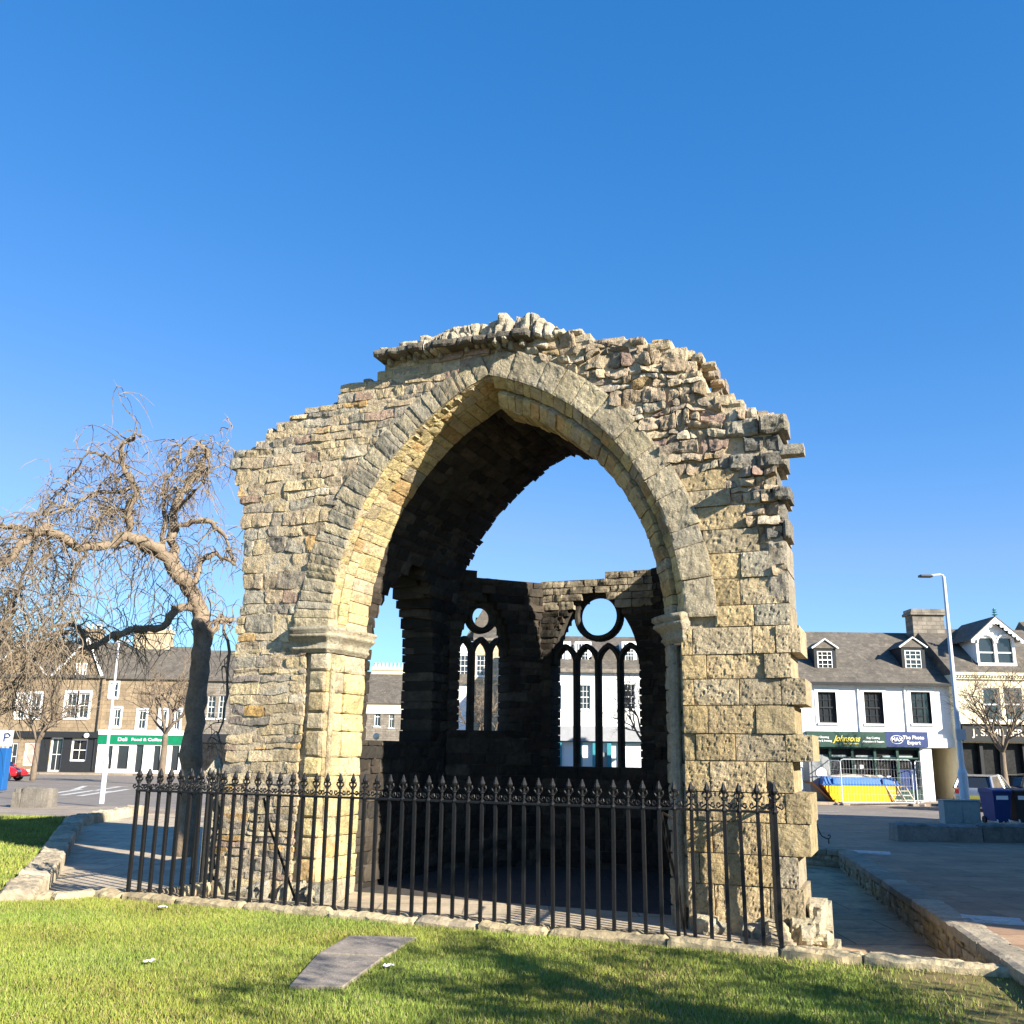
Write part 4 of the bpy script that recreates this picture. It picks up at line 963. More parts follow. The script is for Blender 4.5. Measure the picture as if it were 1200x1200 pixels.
pt = B.rect(1083,866,1122,876); B.slab('lintel_band', pt[0], B.W, pt[1], pt[3], -.12, -.0, 'white_paint')
mb = MB(); mb.box(pend[0]-.001, B.W+.3, 4.5, 4.7, -.3, pend[3]+.1); mb.box(B.W-.12, B.W-.02, .3, 4.5, -.3, pend[3]); mb.box(pend[0]-.1, pend[0]-.01, .3, 4.5, -.3, pend[3]); mb.box(pend[0], B.W, .3, 4.5, pend[3]-.02, pend[3]+.1)
mb.build('passage', mat('stained cream passage wall', (.48,.43,.32), .9, .15, 2, .1, 8, spots=[((.2,.17,.12), 1.5, .55, .1, .7)]), B.e)
# --- cream building at far right
B = Bld('cream_shop_building', 'cream painted building with ornate white gabled dormer over a dark shopfront', 47.6, 1122.5, 1262)
ev = B.p(1160, 789)[1]; rd_h = aty(1160, 737, 51).z-B.z0
wins = [B.rect(1153,806,1173,845), B.rect(1177,806,1199,845), B.rect(1222,806,1242,845)]; shop = B.rect(1128,872,1255,938); shop = (shop[0], .03, shop[2], shop[3])
B.wall(M['cream_wall'], ev, wins+[shop], rev=.3); 
for r_ in wins: B.window(r_, 'white_paint', 1, 2, fw=.07); 
mb = MB(); mb.box(-.01, B.W, -.25, -.0, ev-.12, ev+.02); mb.box(-.01, B.W, -.12, 0, ev-.3, ev-.14)
for i in range(40): mb.box(i*.14, i*.14+.07, -.2, -.02, ev-.21, ev-.13)
mb.build('cornice', M['cream_wall'], B.e)
B.roof(ev, rd_h, 7.4, over=.1)
q = B.rect(1126,850,1255,869); fa_ = B.slab('shop_fascia', q[0], q[2], q[1], q[3], -.22, -.02, 'black_paint'); B.slab('fascia_cornice', q[0]-.1, q[2]+.1, q[3], q[3]+.12, -.35, -.0, 'cream_wall')
B.text('J. S. MILLER', B.p(1137, 858)[0]-.0, (q[1]+q[3])/2,   .46, 'chimney_pot', -.232, fa_, align='LEFT', sx=1.1)
x0, z0, x1, z1 = shop; mb = MB(); mb.box(x0, x1, .1, .3, z0, z0+.5)
for i in range(6): t_ = x0+(x1-x0)*i/5; mb.box(t_-.08, t_+.08, .06, .3, z0, z1)
sf = mb.build('shopfront', M['black_paint'], B.e); mb = MB(); mb.box(x0, x1, .31, .34, z0, z1); mb.build('shop_window', M['glass_room'], sf)
# ornate dormer
yd = .5; V = lambda px, py: (aty(px, py, B.Y+yd).x-B.ox, aty(px, py, B.Y+yd).z-B.z0)
xa, za = V(1146, 778); xb, zb = V(1188, 748); ap = V(1164, 724)
mb = MB(); mb.box(xa, xa+.12, yd, yd+.2, za, zb); mb.box(xb-.12, xb, yd, yd+.2, za, zb); mb.box((xa+xb)/2-.07, (xa+xb)/2+.07, yd, yd+.2, za, zb); mb.box(xa, xb, yd-.05, yd+.2, za-.1, za+.06); mb.prism([(xa-.0, zb), (xb, zb), ((xa+xb)/2, ap[1]-.2)], yd+.05, yd+.2); mb.box(xa, xa+.1, yd+.2, yd+2.6, za, zb); mb.box(xb-.1, xb, yd+.2, yd+2.6, za, zb)
for k_ in (0, 1):                                                   # round arched heads
    cx = xa+.12+((xb-xa-.38)/2)*.5+k_*((xb-xa)/2+.0); rr = (xb-xa-.38)/4+.04
    mb.tube([(cx+rr*math.cos(R(t)), yd-.02, zb-.25+rr*math.sin(R(t))) for t in range(0, 181, 20)], .05, 5)
    mb.box(cx-rr, cx+rr, yd+.06, yd+.1, (za+zb)/2-.1, (za+zb)/2-.04)
dm = mb.build('dormer', M['white_paint'], B.e)
mb = MB(); mb.box(xa+.1, xb-.1, yd+.12, yd+.16, za, zb); mb.build('pane', M['glass'], dm)
mb = MB()
for sg in (-1, 1):
    cxm = (xa+xb)/2; e = (cxm+sg*((xb-xa)/2+.35), zb-.1)
    mb.prism([(cxm, ap[1]), (cxm, ap[1]-.2), (e[0], e[1]-.18), e], yd-.3, yd-.22)
    for i in range(7): t_ = (i+.5)/7; mb.lathe([(.02,-.04),(.09,-.02),(.09,.02),(.02,.04)], 8, (cxm+(e[0]-cxm)*t_, yd-.26, ap[1]-.2+(e[1]-.18-ap[1]+.2)*t_), axis='y')
mb.build('bargeboard', M['white_paint'], dm)
mb = MB()
for sg in (-1, 1): 
    cxm = (xa+xb)/2; ex = cxm+sg*((xb-xa)/2+.38)
    mb.add([(cxm,yd-.32,ap[1]+.05),(cxm,yd+3.4,ap[1]+.05),(ex,yd+3.4,zb-.1),(ex,yd-.32,zb-.1),(cxm,yd-.32,ap[1]),(cxm,yd+3.4,ap[1]),(ex,yd+3.4,zb-.16),(ex,yd-.32,zb-.16)], [(0,1,2,3),(4,5,6,7),(0,3,7,4),(1,2,6,5),(2,3,7,6)])
mb.build('dormer_roof', M['slate'], dm)
mb = MB(); mb.tube([((xa+xb)/2, yd-.26, ap[1]), ((xa+xb)/2, yd-.26, ap[1]+.45)], .04, 6)
for z_ in (.12,.25,.36): mb.lathe([(.01,-.06),(.17-.03*(z_*5),0),(.01,.06)], 7, ((xa+xb)/2, yd-.26, ap[1]+z_))
mb.build('roof_finial', M['teal'], dm)
# --- middle: tall white building behind the big window
B = Bld('white_dormered_building', 'white three storey building with box dormers and teal shopfront seen through the big chapel window', 64, 618, 785)
ev = B.p(700, 784)[1]; rd_h = aty(700, 746, 68).z-B.z0
wins = [B.rect(642,803,658,831), B.rect(675,803,692,831), B.rect(728,802,744,831), B.rect(760,802,775,831)]; shop = B.rect(650,868,772,912); shop = (shop[0], .05, shop[2], shop[3])
B.wall(M['white_wall'], ev, wins+[shop], rev=.25)
for r_ in wins: B.window(r_, 'white_paint', 4, 4, fw=.05)
B.roof(ev, rd_h, 8); B.slab('eaves_course', 0, B.W, ev-.25, ev-.02, -.3, -.0, 'grey_wall')
for x0, x1 in ((659,669),(674,693),(729,746)):
    yd = .9; V = lambda px, py: (aty(px, py, B.Y+yd).x-B.ox, aty(px, py, B.Y+yd).z-B.z0); xa, za = V(x0, 776); xb, zb = V(x1, 754)
    mb = MB(); mb.box(xa, xb, yd, yd+2.6, za-.3, zb+.12); d_ = mb.build('dormer', M['white_paint'], B.e)
    B.window((xa+.2, za, xb-.2, zb), 'white_paint', 3, 3, y=yd-.07, sill=None)
mb = MB(); a = aty(700, 772, 64.6); q = (a.x-B.ox, a.z-B.z0); mb.prism([(q[0]-.7, q[1]), (q[0]+1.9, q[1]), (q[0]+.9, q[1]+.9)], .9, 3.2); mb.build('hipped_dormer', M['slate'], B.e)
q = B.rect(652,852,760,868); B.slab('shop_fascia', q[0], q[2], q[1], q[3], -.2, -.02, 'lead')
x0, z0, x1, z1 = shop; mb = MB()
for px_ in (656,680,697,714,730): t_ = B.p(px_, 885)[0]; mb.box(t_-.14, t_+.14, -.04, .2, z0, z1)
mb.box(x0, x1, -.03, .2, z1-.15, z1-.02); sf = mb.build('shopfront', M['teal'], B.e)
mb = MB(); mb.box(x0, x1, .21, .24, z0, z1); mb.build('shop_window', M['white_paint'], sf)
mb = MB(); r_ = B.rect(702,882,713,899); mb.box(r_[0], r_[2], .1, .19, r_[1], r_[3]); mb.build('door_panel', M['portable'], sf)
# --- tan building and its neighbour seen through the three light window
B = Bld('tan_ashlar_building', 'tan ashlar building with paned windows seen through the three light chapel window', 70, 552, 617)
ev = B.p(580, 748)[1]; rd_h = aty(575, 708, 73).z-B.z0
wins = [B.rect(584,768,600,792), B.rect(584,815,600,850), B.rect(558,768,572,792)]
B.wall(M['tan_wall'], ev, wins, rev=.2)
for r_ in wins: B.window(r_, 'white_paint', 3, 4)
B.roof(ev, rd_h-.9, 8); q = B.rect(552,795,617,799); B.slab('string_course', 0, B.W, q[1], q[3], -.12, 0, 'tan_wall'); B.slab('cornice', 0, B.W, ev-.2, ev-.02, -.3, 0, 'grey_wall')
x_, z_ = B.p(571, 706); mb = MB(); mb.prism([(x_-1.6, ev+.2), (x_+1.6, ev+.2), (x_, z_+.3)], 1.5, 4); mb.build('roof_gable', M['slate'], B.e)
B = Bld('pale_gabled_building', 'pale rendered building with dormer at the left edge of the three light chapel window', 69, 500, 551.5)
ev = B.p(540, 800)[1]; B.wall(M['white_wall'], ev, [B.rect(518,812,532,845)], rev=.2); B.window(B.rect(518,812,532,845)); B.roof(ev, aty(540,752,73).z-B.z0, 8)
yd = .6; a = aty(540, 795, 69.6); b = aty(552, 766, 69.6); mb = MB(); mb.box(a.x-B.ox-.5, b.x-B.ox-.05, yd, yd+2.5, a.z-B.z0, b.z-B.z0); mb.prism([(a.x-B.ox-.7, b.z-B.z0), (b.x-B.ox-.02, b.z-B.z0), ((a.x+b.x)/2-B.ox-.3, b.z-B.z0+.8)], yd-.1, yd+2.5); mb.build('dormer', M['white_paint'], B.e)
B.window((a.x-B.ox-.3, a.z-B.z0+.1, b.x-B.ox-.15, b.z-B.z0-.1), 'white_paint', 3, 4, y=yd-.08, sill=None)
# --- building seen through the side lancet
B = Bld('grey_chimney_building', 'grey stone building with a long row of chimney pots seen through the side opening', 95, 405, 500)
ev = B.p(455, 824)[1]; 
wins = [B.rect(439,829,446,851), B.rect(456,832,462,853), B.rect(474,832,480,853)]
B.wall(M['grey_wall'], ev, wins, rev=.2); 
for r_ in wins: B.window(r_, 'white_paint', 2, 2)
B.slab('eaves_band', 0, B.W, ev-1.0, ev-.02, -.1, 0, 'cream_wall')
B.roof(ev, aty(455, 790, 99).z-B.z0, 8); zt = aty(455, 782, 99.5).z-B.z0
xa = aty(436, 785, 99).x-B.ox; xb = aty(500, 785, 99).x-B.ox; B.chimney(xa, xb, ev+1, zt, 4.2, 1.0, 14, mt='cream_wall')
# --- left: brown gabled building with dark shop
B = Bld('brown_gabled_building', 'brown stone gabled building with white paired windows over a dark shopfront', 86, -60, 114)
ev = B.p(70, 793)[1]; rd_h = aty(60, 752, 90).z-B.z0
wins = [B.rect(77,812,89,842), B.rect(92,812,104,842), B.rect(89,777,94.5,794), B.rect(97,777,102,794), B.rect(20,814,29,842), B.rect(35,813,47,842), B.rect(-30,813,-18,842)]
shops = [B.rect(58,864,73,905), B.rect(83,866,102,892), B.rect(6,870,20,903), B.rect(28,870,46,897)]
shops = [(a, max(.02, b), c, d) for a, b, c, d in shops]
B.wall(M['brown_wall'], ev, [w_ for w_ in wins if w_[3] < ev]+shops, rev=.3)
for i, r_ in enumerate(wins):
    if r_[3] < ev: B.window(r_, 'white_paint', 2, 2, fw=.12); B.surround(r_, 'white_paint', .2)
    else: B.window(r_, 'white_paint', 1, 2, fw=.1, y=-.06)
B.roof(ev, rd_h, 8)
for gx0, gx1, ga, ay in ((61,119,99,750),(-20,54,20,756)):
    xa, xb, xm = B.p(gx0, 793)[0], min(B.p(gx1, 793)[0], B.W), B.p(ga, 793)[0]; zt = B.p(ga, ay)[1]
    mb = MB(); mb.prism([(xa, ev), (xb, ev), (xm, zt)], -.03, .3); mb.build('gable', M['brown_wall'], B.e)
    mb = MB(); mb.tube([(xa-.1,-.05,ev),(xm,-.05,zt+.15),(xb+.1,-.05,ev)], .16, 4); mb.build('gable_coping', M['white_paint'], B.e)
    mb = MB(); mb.add([(xm,.3,zt),(xm,4,zt),(xa,4,ev),(xa,.3,ev),(xb,.3,ev),(xb,4,ev)], [(0,1,2,3),(0,4,5,1)]); mb.build('gable_roof', M['slate'], B.e)
q = B.rect(-60,857,114,906); mb = MB(); zf0 = B.p(50, 857)[1]; zf1 = B.p(50, 864)[1]
B.slab('dark_fascia', B.p(4, 858)[0], B.W, zf1, zf0, -.3, -.01, 'black_paint')
xs_ = [B.p(v, 880)[0] for v in (4,58,73,83,102)]+[B.W]
B.slab('dark_panel', B.p(47,880)[0], xs_[1], .0, zf1, -.06, 0, 'black_paint'); B.slab('dark_panel', xs_[2], xs_[3], .0, zf1, -.06, 0, 'black_paint'); B.slab('dark_panel', xs_[4], B.W, 0, zf1, -.06, 0, 'black_paint'); B.slab('dark_panel', xs_[3], xs_[4], 0, shops[1][1], -.06, 0, 'black_paint')
for r_, gm in zip(shops, ('glass','glass_room','glass','pink')): B.window(r_, 'white_paint', 2 if gm != 'pink' else 1, 2, fw=.14, glass=gm, sill=None)
q = B.p(107, 862); mb = MB(); mb.lathe([(.2,-.06),(.2,.06)], 14, (q[0]-.2, -.5, q[1]), axis='y'); mb.build('round_sign', M['white_letter'], B.e)
mb = MB(); q = B.p(117, 858)[0]; mb.tube([(B.W-.25,-.1,.2),(B.W-.25,-.1,ev)], .06, 5); mb.build('drainpipe', M['black_paint'], B.e)
q = aty(75, 745, 90); B.chimney(B.p(62, 858)[0], B.p(84, 858)[0], rd_h-1.2, rd_h+1.2, 3.5, 1.0, 4, mt='brown_wall')
# --- left: green fascia building
B = Bld('green_shop_building', 'stone building with slate roof and white shopfront under a bright green fascia', 86.2, 114.5, 219)
ev = B.p(160, 795)[1]; rd_h = aty(160, 757, 90).z-B.z0
wins = [B.rect(129,800,138,818), B.rect(132,830,141,852), B.rect(161,832,171,855), B.rect(187,832,195,856), B.rect(203,832,211,856)]
ops = [B.rect(126,874,132,901), B.rect(138,874,151,901), B.rect(159,873,168,905), B.rect(180,874,188,903), B.rect(201,874,210,903)]
ops = [(a, max(.03, b), c, d) for a, b, c, d in ops]
B.wall(M['brown_wall'], ev, wins, rev=.25)
zt = B.p(160, 856)[1]; z1 = B.p(160, 861.5)[1]; z2 = B.p(160, 872)[1]
for r_ in wins: B.window(r_, 'white_paint', 2, 2, fw=.14); B.surround(r_, 'white_paint', .15)
B.roof(ev, rd_h, 8)
B.slab('white_cornice', 0, B.W, z1, zt, -.35, -.01, 'white_paint'); fa_ = B.slab('green_fascia', 0, B.W, z2, z1-.003, -.28, -.012, 'green')
B.text('Deli', B.p(146, 858)[0], (z1+z2)/2, .42, 'white_letter', -.295, fa_, sx=1.2); B.text('Food & Coffee', B.p(174, 858)[0], (z1+z2)/2, .34, 'white_letter', -.295, fa_, sx=1.3)
mb = MB(); xs_ = [0]; 
prev = 0
for a, b, c, d in ops:
    mb.box(prev, a, -.16, -.01, -.3, z2-.003); mb.box(a, c, -.16, -.01, d, z2-.003); mb.box(a, c, -.16, -.01, -.3, b); prev = c
mb.box(prev, B.W, -.16, -.01, -.3, z2-.003); sf = mb.build('shopfront', M['white_paint'], B.e)
for a, b, c, d in ops: mb = MB(); mb.box(a, c, -.012, -.005, b, d); mb.build('shop_window', M['glass'], sf)
B.chimney(aty(158,750,90).x-B.ox, aty(200,750,90).x-B.ox, rd_h-1.5, aty(170,738,90).z-B.z0, 3.6, 1.0, 7, mt='tan_wall')
B = Bld('dark_shop_building', 'dim stone house with a dark shopfront just right of the elm trunk', 86, 219.5, 330)
ev = B.p(240, 797)[1]; wins = [B.rect(x, 815, x+9, 842) for x in (226,243,256,285,305)]; B.wall(M['grey_wall'], ev, wins); [B.window(q_) for q_ in wins]; B.roof(ev, aty(240, 762, 90).z-B.z0, 8)
B.slab('shop_fascia', 0, B.W, B.p(240,870)[1], B.p(240,860)[1], -.2, -.01, 'black_paint'); B.slab('shop_window', .2, B.W-.2, .3, B.p(240,871)[1], -.04, -.01, 'glass_room')
# background house right behind them, roofs further back
B = Bld('far_left_building', 'pale stone house at the far left edge of the street', 85, -330, -61); ev = B.p(0, 800)[1]
wins = [B.rect(x, 812, x+14, 842) for x in (-300,-250,-200,-150,-100)]; B.wall(M['tan_wall'], ev, wins); [B.window(r_) for r_ in wins]; B.roof(ev, ev+3, 8)
# small house joining the white building on its left
B = Bld('low_slate_building', 'white building with stone chimney partly hidden behind the right pier of the chapel', 50, 790, 917.5); ev = B.p(850, 795)[1]
wins = [B.rect(x, 812, x+20, 848) for x in (810,850,888)]; B.wall(M['tan_wall'], ev, wins); [B.window(r_) for r_ in wins]; B.roof(ev, ev+2.6, 8)
xq = aty(923, 730, 54).x-B.ox; B.chimney(xq-.5, xq+.25, ev+1.0, aty(925,724,54).z-B.z0, 3.5, .8, 2, pots=False)
B = Bld('far_right_building', 'dark stone house beyond the cream building at the right', 48, 1263, 1500); ev = 6.2
wins = [B.rect(x, 806, x+20, 845) for x in (1290,1340,1400)]; B.wall(M['brown_wall'], ev, wins); [B.window(r_) for r_ in wins]; B.roof(ev, ev+3, 8)
# large stone building outside the frame at the right that shades the paving
mbq = empty('church_hall', (14.6, 3.2, 0), 'large stone hall to the right of the paving', 'building')
mb = MB(); mb.box(0, 14, 0, 20.4, -.6, 8.2); mb.build('wall', M['brown_wall'], mbq)
mb = MB(); mb.prism([(0-.2, 8.2), (14.2, 8.2), (7, 11.5)], -.2, 20.6); mb.build('roof', M['slate'], mbq)
for k_ in range(4):
    mb = MB(); mb.box(-.06, .02, 2+k_*4.3, 3.5+k_*4.3, 2.0, 5.2); w_ = mb.build('window', M['white_paint'], mbq); mb = MB(); mb.box(-.08, -.061, 2.1+k_*4.3, 3.4+k_*4.3, 2.1, 5.1); mb.build('pane', M['glass'], w_)
# leafy tree outside the frame at the right whose shade dapples the lawn
rd = random.Random(4); HT = empty('holly_tree', (7.5, 2.5, -.09), 'evergreen holly tree beside the lawn to the right', 'tree'); mb = MB()
mb.tube([(0,0,0),(.05,0,1.5),(0,.1,3),(.1,0,4.6)], [.16,.13,.1,.05], 9)
for i in range(14): a_ = rd.uniform(0, 6.28); mb.tube([(0,0,2+i*.17),(math.cos(a_)*.7,math.sin(a_)*.7,2.4+i*.2),(math.cos(a_)*1.3,math.sin(a_)*1.3,2.5+i*.22)], [.04,.03,.01], 5)
mb.build('trunk', M['bark'], HT); mb = MB()
for _ in range(130):
    c = Vector((rd.gauss(0,1.2), rd.gauss(0,1.2), 3.5+rd.gauss(0,.7)))
    for __ in range(70):
        p = c+Vector((rd.gauss(0,.16), rd.gauss(0,.16), rd.gauss(0,.14))); d = Vector((rd.gauss(0,1), rd.gauss(0,1), rd.gauss(0,1))).normalized()*.05; e = d.orthogonal().normalized()*.03
        mb.add([p-d, p+e, p+d, p-e], [(0,1,2,3)])
mb.build('crown', M['foliage'], HT)
# ------------------------------------------------------------ street furniture
def lamp(px, py, Y, zt_px, head_px, label, r=.09, group='street lamps'):
    b = aty(px, py, Y); z0 = g(Y) if Y > 33 else zpv(Y); top = aty(zt_px[0], zt_px[1], Y).z-z0
    E_ = empty('street_lamp', (b.x, Y, z0), label, 'street lamp', group=group)
    mb = MB(); mb.lathe([(r*1.7,0),(r*1.7,1.5),(r*1.2,1.62),(r,1.7),(r*.62,top)], 12); mb.build('pole', M['steel_paint'], E_, smooth=False)
    return E_, top, b
E_, top, b = lamp(1131, 940, 33, (1105, 676), None, 'tall silver street lamp standing behind the grey cabinet')
mb = MB(); mb.tube([(0,0,top-.02),(-.02,0,top+.05),(-.12,0,top+.08),(-.5,0,top+.04)], .035, 6); mb.build('arm', M['steel_paint'], E_)
mb = MB(); mb.box(-.85,-.4,-.13,.13,top-.03,top+.06,bev=.04); mb.build('lamp_head', M['bin_dark'], E_)
mb = MB(); mb.box(-.16,.16,-.18,-.10,2.55,2.9); mb.build('control_box', M['steel'], E_)
E_, top, b = lamp(119, 938, 36, (139, 752), None, 'plain pale grey lamp post standing at the roadside left of the elm', .055)
mb = MB(); mb.box(-.08,.45,-.1,.1,top-.02,top+.07,bev=.03); mb.build('lamp_head', M['steel_paint'], E_)
# globe lamp far behind, blue notice
p = aty(441, 863, 80); mb = MB(); mb.lathe([(.05,-3),(.05,-.3)], 8); E_ = empty('globe_lamp', (p.x, 80, p.z), 'round cream globe lamp seen low in the side opening', 'street lamp'); mb.build('pole', M['black_paint'], E_); mb = MB(); mb.lathe([(.02,-.28),(.2,-.2),(.28,0),(.2,.2),(.02,.28)], 14); mb.build('globe', M['cream_wall'], E_, smooth=True)
# grey cabinet
a = atz(1108, 966, zpv(26)); bq = atz(1147, 966, zpv(26)); W_ = bq.x-a.x
E_ = empty('utility_cabinet', (a.x, a.y, zpv(26)), 'squat grey green metal cabinet behind the low stone wall', 'utility cabinet', rz=.0)
mb = MB(); mb.box(0, W_, 0, .4, 0, .66, bev=.02); mb.build('body', M['cabinet'], E_); mb = MB(); mb.box(-.02, W_+.02, -.02, .42, .66, .70, bev=.01); mb.build('lid', M['cabinet'], E_)
mb = MB(); mb.box(.03, W_/2-.01, -.012, 0, .05, .62); mb.box(W_/2+.01, W_-.03, -.012, 0, .05, .62); mb.build('door', M['cabinet'], E_)
# wheelie bins
def bin_(px, py, Yz, mt, label, s=1.0, rz=0):
    p = atz(px, py, zpv(26)); E_ = empty('wheelie_bin', (p.x, p.y+.4, zpv(26)), label, 'wheelie bin', rz, 'wheelie bins')
    mb = MB(); b_ = [(-.25,-.3),(.25,-.3),(.25,.3),(-.25,.3)]; t_ = [(-.31,-.38),(.31,-.38),(.31,.38),(-.31,.38)]
    mb.add([(x*s,y*s,.08) for x, y in b_]+[(x*s,y*s,.98*s) for x, y in t_], [(0,3,2,1),(4,5,6,7),(0,1,5,4),(1,2,6,5),(2,3,7,6),(3,0,4,7)]); mb.box(-.33*s,.33*s,-.40*s,.40*s,.93*s,.985*s,bev=.01)
    mb.build('body', M[mt], E_); mb = MB()
    mb.prism([(-.42*s,.99*s),(-.40*s,1.03*s),(0,1.09*s),(.36*s,1.06*s),(.40*s,.99*s)], -.34*s, .34*s, plane='yz'); mb.tube([(-.28*s,.42*s,.98*s),(.28*s,.42*s,.98*s)], .02, 6); mb.build('lid', M[mt], E_)
    for sx_ in (-1, 1):
        mb = MB(); mb.lathe([(.02,-.03),(.1,-.03),(.1,.03),(.02,.03)], 14, (sx_*.27*s, .26*s, .1), axis='x'); mb.build('wheel', M['tyre'], E_)
    for x in (-.2, .2):
        mb = MB(); mb.lathe([(.02,-.02),(.07,-.02),(.07,.02),(.02,.02)], 12, (x*s, -.27*s, .07), axis='x'); mb.build('castor', M['white_paint'], E_)
    mb = MB(); mb.box(-.2*s,.2*s,-.372*s,-.36*s,.74*s,.86*s); mb.build('label_plate', M['white_letter'], E_)
bin_(1177, 966, 27, 'bin_blue', 'bright blue wheelie bin behind the low stone wall', .95, .12)
bin_(1203, 966, 27, 'bin_dark', 'dark grey wheelie bin beside the blue one at the right edge', .95, .1)
# skip
sk = gz(980, 943); wsk = gz(1038, 943).x-sk.x
SK = empty('skip', (sk.x, sk.y, sk.z), 'yellow builder skip with blue upper band inside wire fence panels', 'skip')
tl_, tr_ = -.55, wsk+.52; hb = .88; ht = 1.22; dp = 1.6
def skipsec(z):
    t = z/hb; return (0+(tl_)*min(1, t), wsk+(tr_-wsk)*min(1, t))
mb = MB(); v = []
for z_ in (.0, .88): a_, c_ = skipsec(z_); v += [(a_,0,z_),(c_,0,z_),(c_,dp,z_),(a_,dp,z_)]
mb.add(v, [(0,3,2,1),(0,1,5,4),(2,3,7,6)]); mb.add([v[1],v[2],v[6],v[5]], [(0,1,2,3)])
mb.box(-.08,.42,-.1,-.001,-.0,.24); mb.box(-.1,.2,-.08,dp+.08,0,.1); mb.box(wsk-.3,wsk+.05,-.05,dp+.05,0,.08); mb.build('body', M['yellow'], SK)
mb = MB(); mb.add([v[0],v[3],v[7],v[4]], [(0,1,2,3)]); mb.add([(tl_-.45,0,.98),(tl_-.45,dp,.98),v[3],v[0]],[(0,1,2,3)]); mb.build('end_plate', M['rust'], SK)
mb = MB(); mb.add([(tl_,-.02,.88),(tr_,-.02,.88),(tr_-.3,.06,ht),(tl_+.12,.06,ht),(tl_,dp+.02,.88),(tr_,dp+.02,.88),(tr_-.3,dp-.06,ht),(tl_+.12,dp-.06,ht)], [(0,1,2,3),(4,7,6,5),(1,5,6,2),(0,3,7,4),(3,2,6,7)])
for x in (tl_+.45, tr_-.85): mb.box(x, x+.08, -.06, .03, .92, 1.16)
mb.box(tl_-.03, tr_+.03, -.045, -.021, .86, .91); mb.build('upper_band', M['skyblue'], SK)
mb = MB(); mb.prism([(tl_+.2,1.2),(tr_-.4,1.2),(tr_-.9,1.30),(1.0,1.34),(.4,1.26)], .1, dp-.1); mb.build('load', M['wood'], SK)
# fence panels
def fence_panel(a, b, h, label, rz=None):
    L_ = (b-a).length; E_ = empty('fence_panel', tuple(a), label, 'fence panel', math.atan2(b.y-a.y, b.x-a.x), 'temporary wire fence panels')
    mb = MB(); pts = [(0,0,.05),(0,0,h-.15),(.04,0,h-.04),(.15,0,h),(L_-.15,0,h),(L_-.04,0,h-.04),(L_,0,h-.15),(L_,0,.05)]
    mb.tube(pts, .022, 6); mb.tube([(0,0,.14),(L_,0,.14)], .02, 6); mb.build('frame', M['steel'], E_)
    mb = MB(); n = int(L_/.13)
    for i in range(1, n): x = L_*i/n; mb.box(x-.002, x+.002, -.002, .002, .14, h-.02)
    for i in range(1, 5): z = .14+(h-.2)*i/5; mb.box(0, L_, -.003, .003, z-.003, z+.003)
    mb.build('mesh', M['steel'], E_)
    for x in (0.05, L_-.05): mb = MB(); mb.box(x-.14, x+.14, -.3, .3, 0, .1, bev=.02); mb.build('foot', M['flag'], E_)
y_ = sk.y-.5; A1 = gz(957, 945); A2 = gz(988, 945); A3 = gz(1072, 945.5); A4 = gz(1076, 945); A5 = gz(1091, 940)
P_ = lambda p, yy: Vector((p.x*yy/p.y, yy, g(yy)-.1))
fence_panel(P_(A1, y_+2.6), P_(A2, y_+.1), 1.95, 'wire fence panel at the left end of the yellow skip')
fence_panel(P_(A2, y_), P_(A3, y_), 2.0, 'wide wire fence panel standing in front of the yellow skip')
fence_panel(P_(A4, y_), P_(A5, y_+2.6), 1.95, 'narrow angled wire fence panel to the right of the skip')
# folded barriers leaning by the skip
for x0_, lb in ((1042, 'pale folded barrier frame leaning close against the skip end'), (1055, 'pale folded barrier frame leaning further from the skip')):
    p = gz(x0_, 942); E_ = MB()
    for x in (0, .42): E_.tube([(x,0,1.05),(x+.5,0,.02)], .03, 5)
    for i in range(6): t = i/5; E_.tube([(.5*t,0,1.03-t),(.42+.5*t,0,1.03-t)], .02, 5)
    o = E_.build('barrier_frame', M['wood']); o.location = (p.x*y_/p.y, y_+.35, g(y_)-.09); o.rotation_euler = (R(-10), 0, .1); tag(o, lb, 'barrier', group='folded barrier frames')
# grey portable unit
p = aty(963, 938, 46.2); E_ = empty('portable_toilet', (p.x, 46.2, g(46.2)+.02), 'grey portable toilet with rounded roof and white round emblem left of the skip', 'portable toilet')
mb = MB(); mb.prism([(-.48,0),(.48,0),(.48,1.82),(.4,1.95),(.2,2.02),(-.2,2.02),(-.4,1.95),(-.48,1.82)], 0, 1.0); mb.build('body', M['portable'], E_)
mb = MB(); mb.box(-.36,.36,-.03,0,.1,1.8,bev=.01); d_ = mb.build('door', M['portable'], E_); mb = MB(); mb.lathe([(.25,-.012),(.25,.012)], 18, (.05,-.045,1.25), axis='y'); mb.build('emblem', M['white_letter'], d_)
# ticket machine at the left edge
p = aty(-4, 920, 46); E_ = empty('ticket_machine', (p.x, 46, g(46)), 'blue ticket machine topped by a white sign at the left edge of the photo', 'ticket machine')
mb = MB(); mb.box(-.26,.26,0,.5,0,1.9,bev=.04); mb.build('body', M['ticket'], E_); mb = MB(); mb.box(-.38,.38,.1,.2,1.98,2.7,bev=.02); s_ = mb.build('sign', M['white_letter'], E_); mb = MB(); mb.box(-.03,.03,.12,.18,1.85,2.0); mb.build('post', M['steel'], E_)
mb = MB(); mb.tube([(.02,.09,2.2),(.02,.09,2.55),(.2,.09,2.55),(.28,.09,2.46),(.2,.09,2.37),(.02,.09,2.37)], .04, 4); mb.build('symbol', M['blue'], s_)
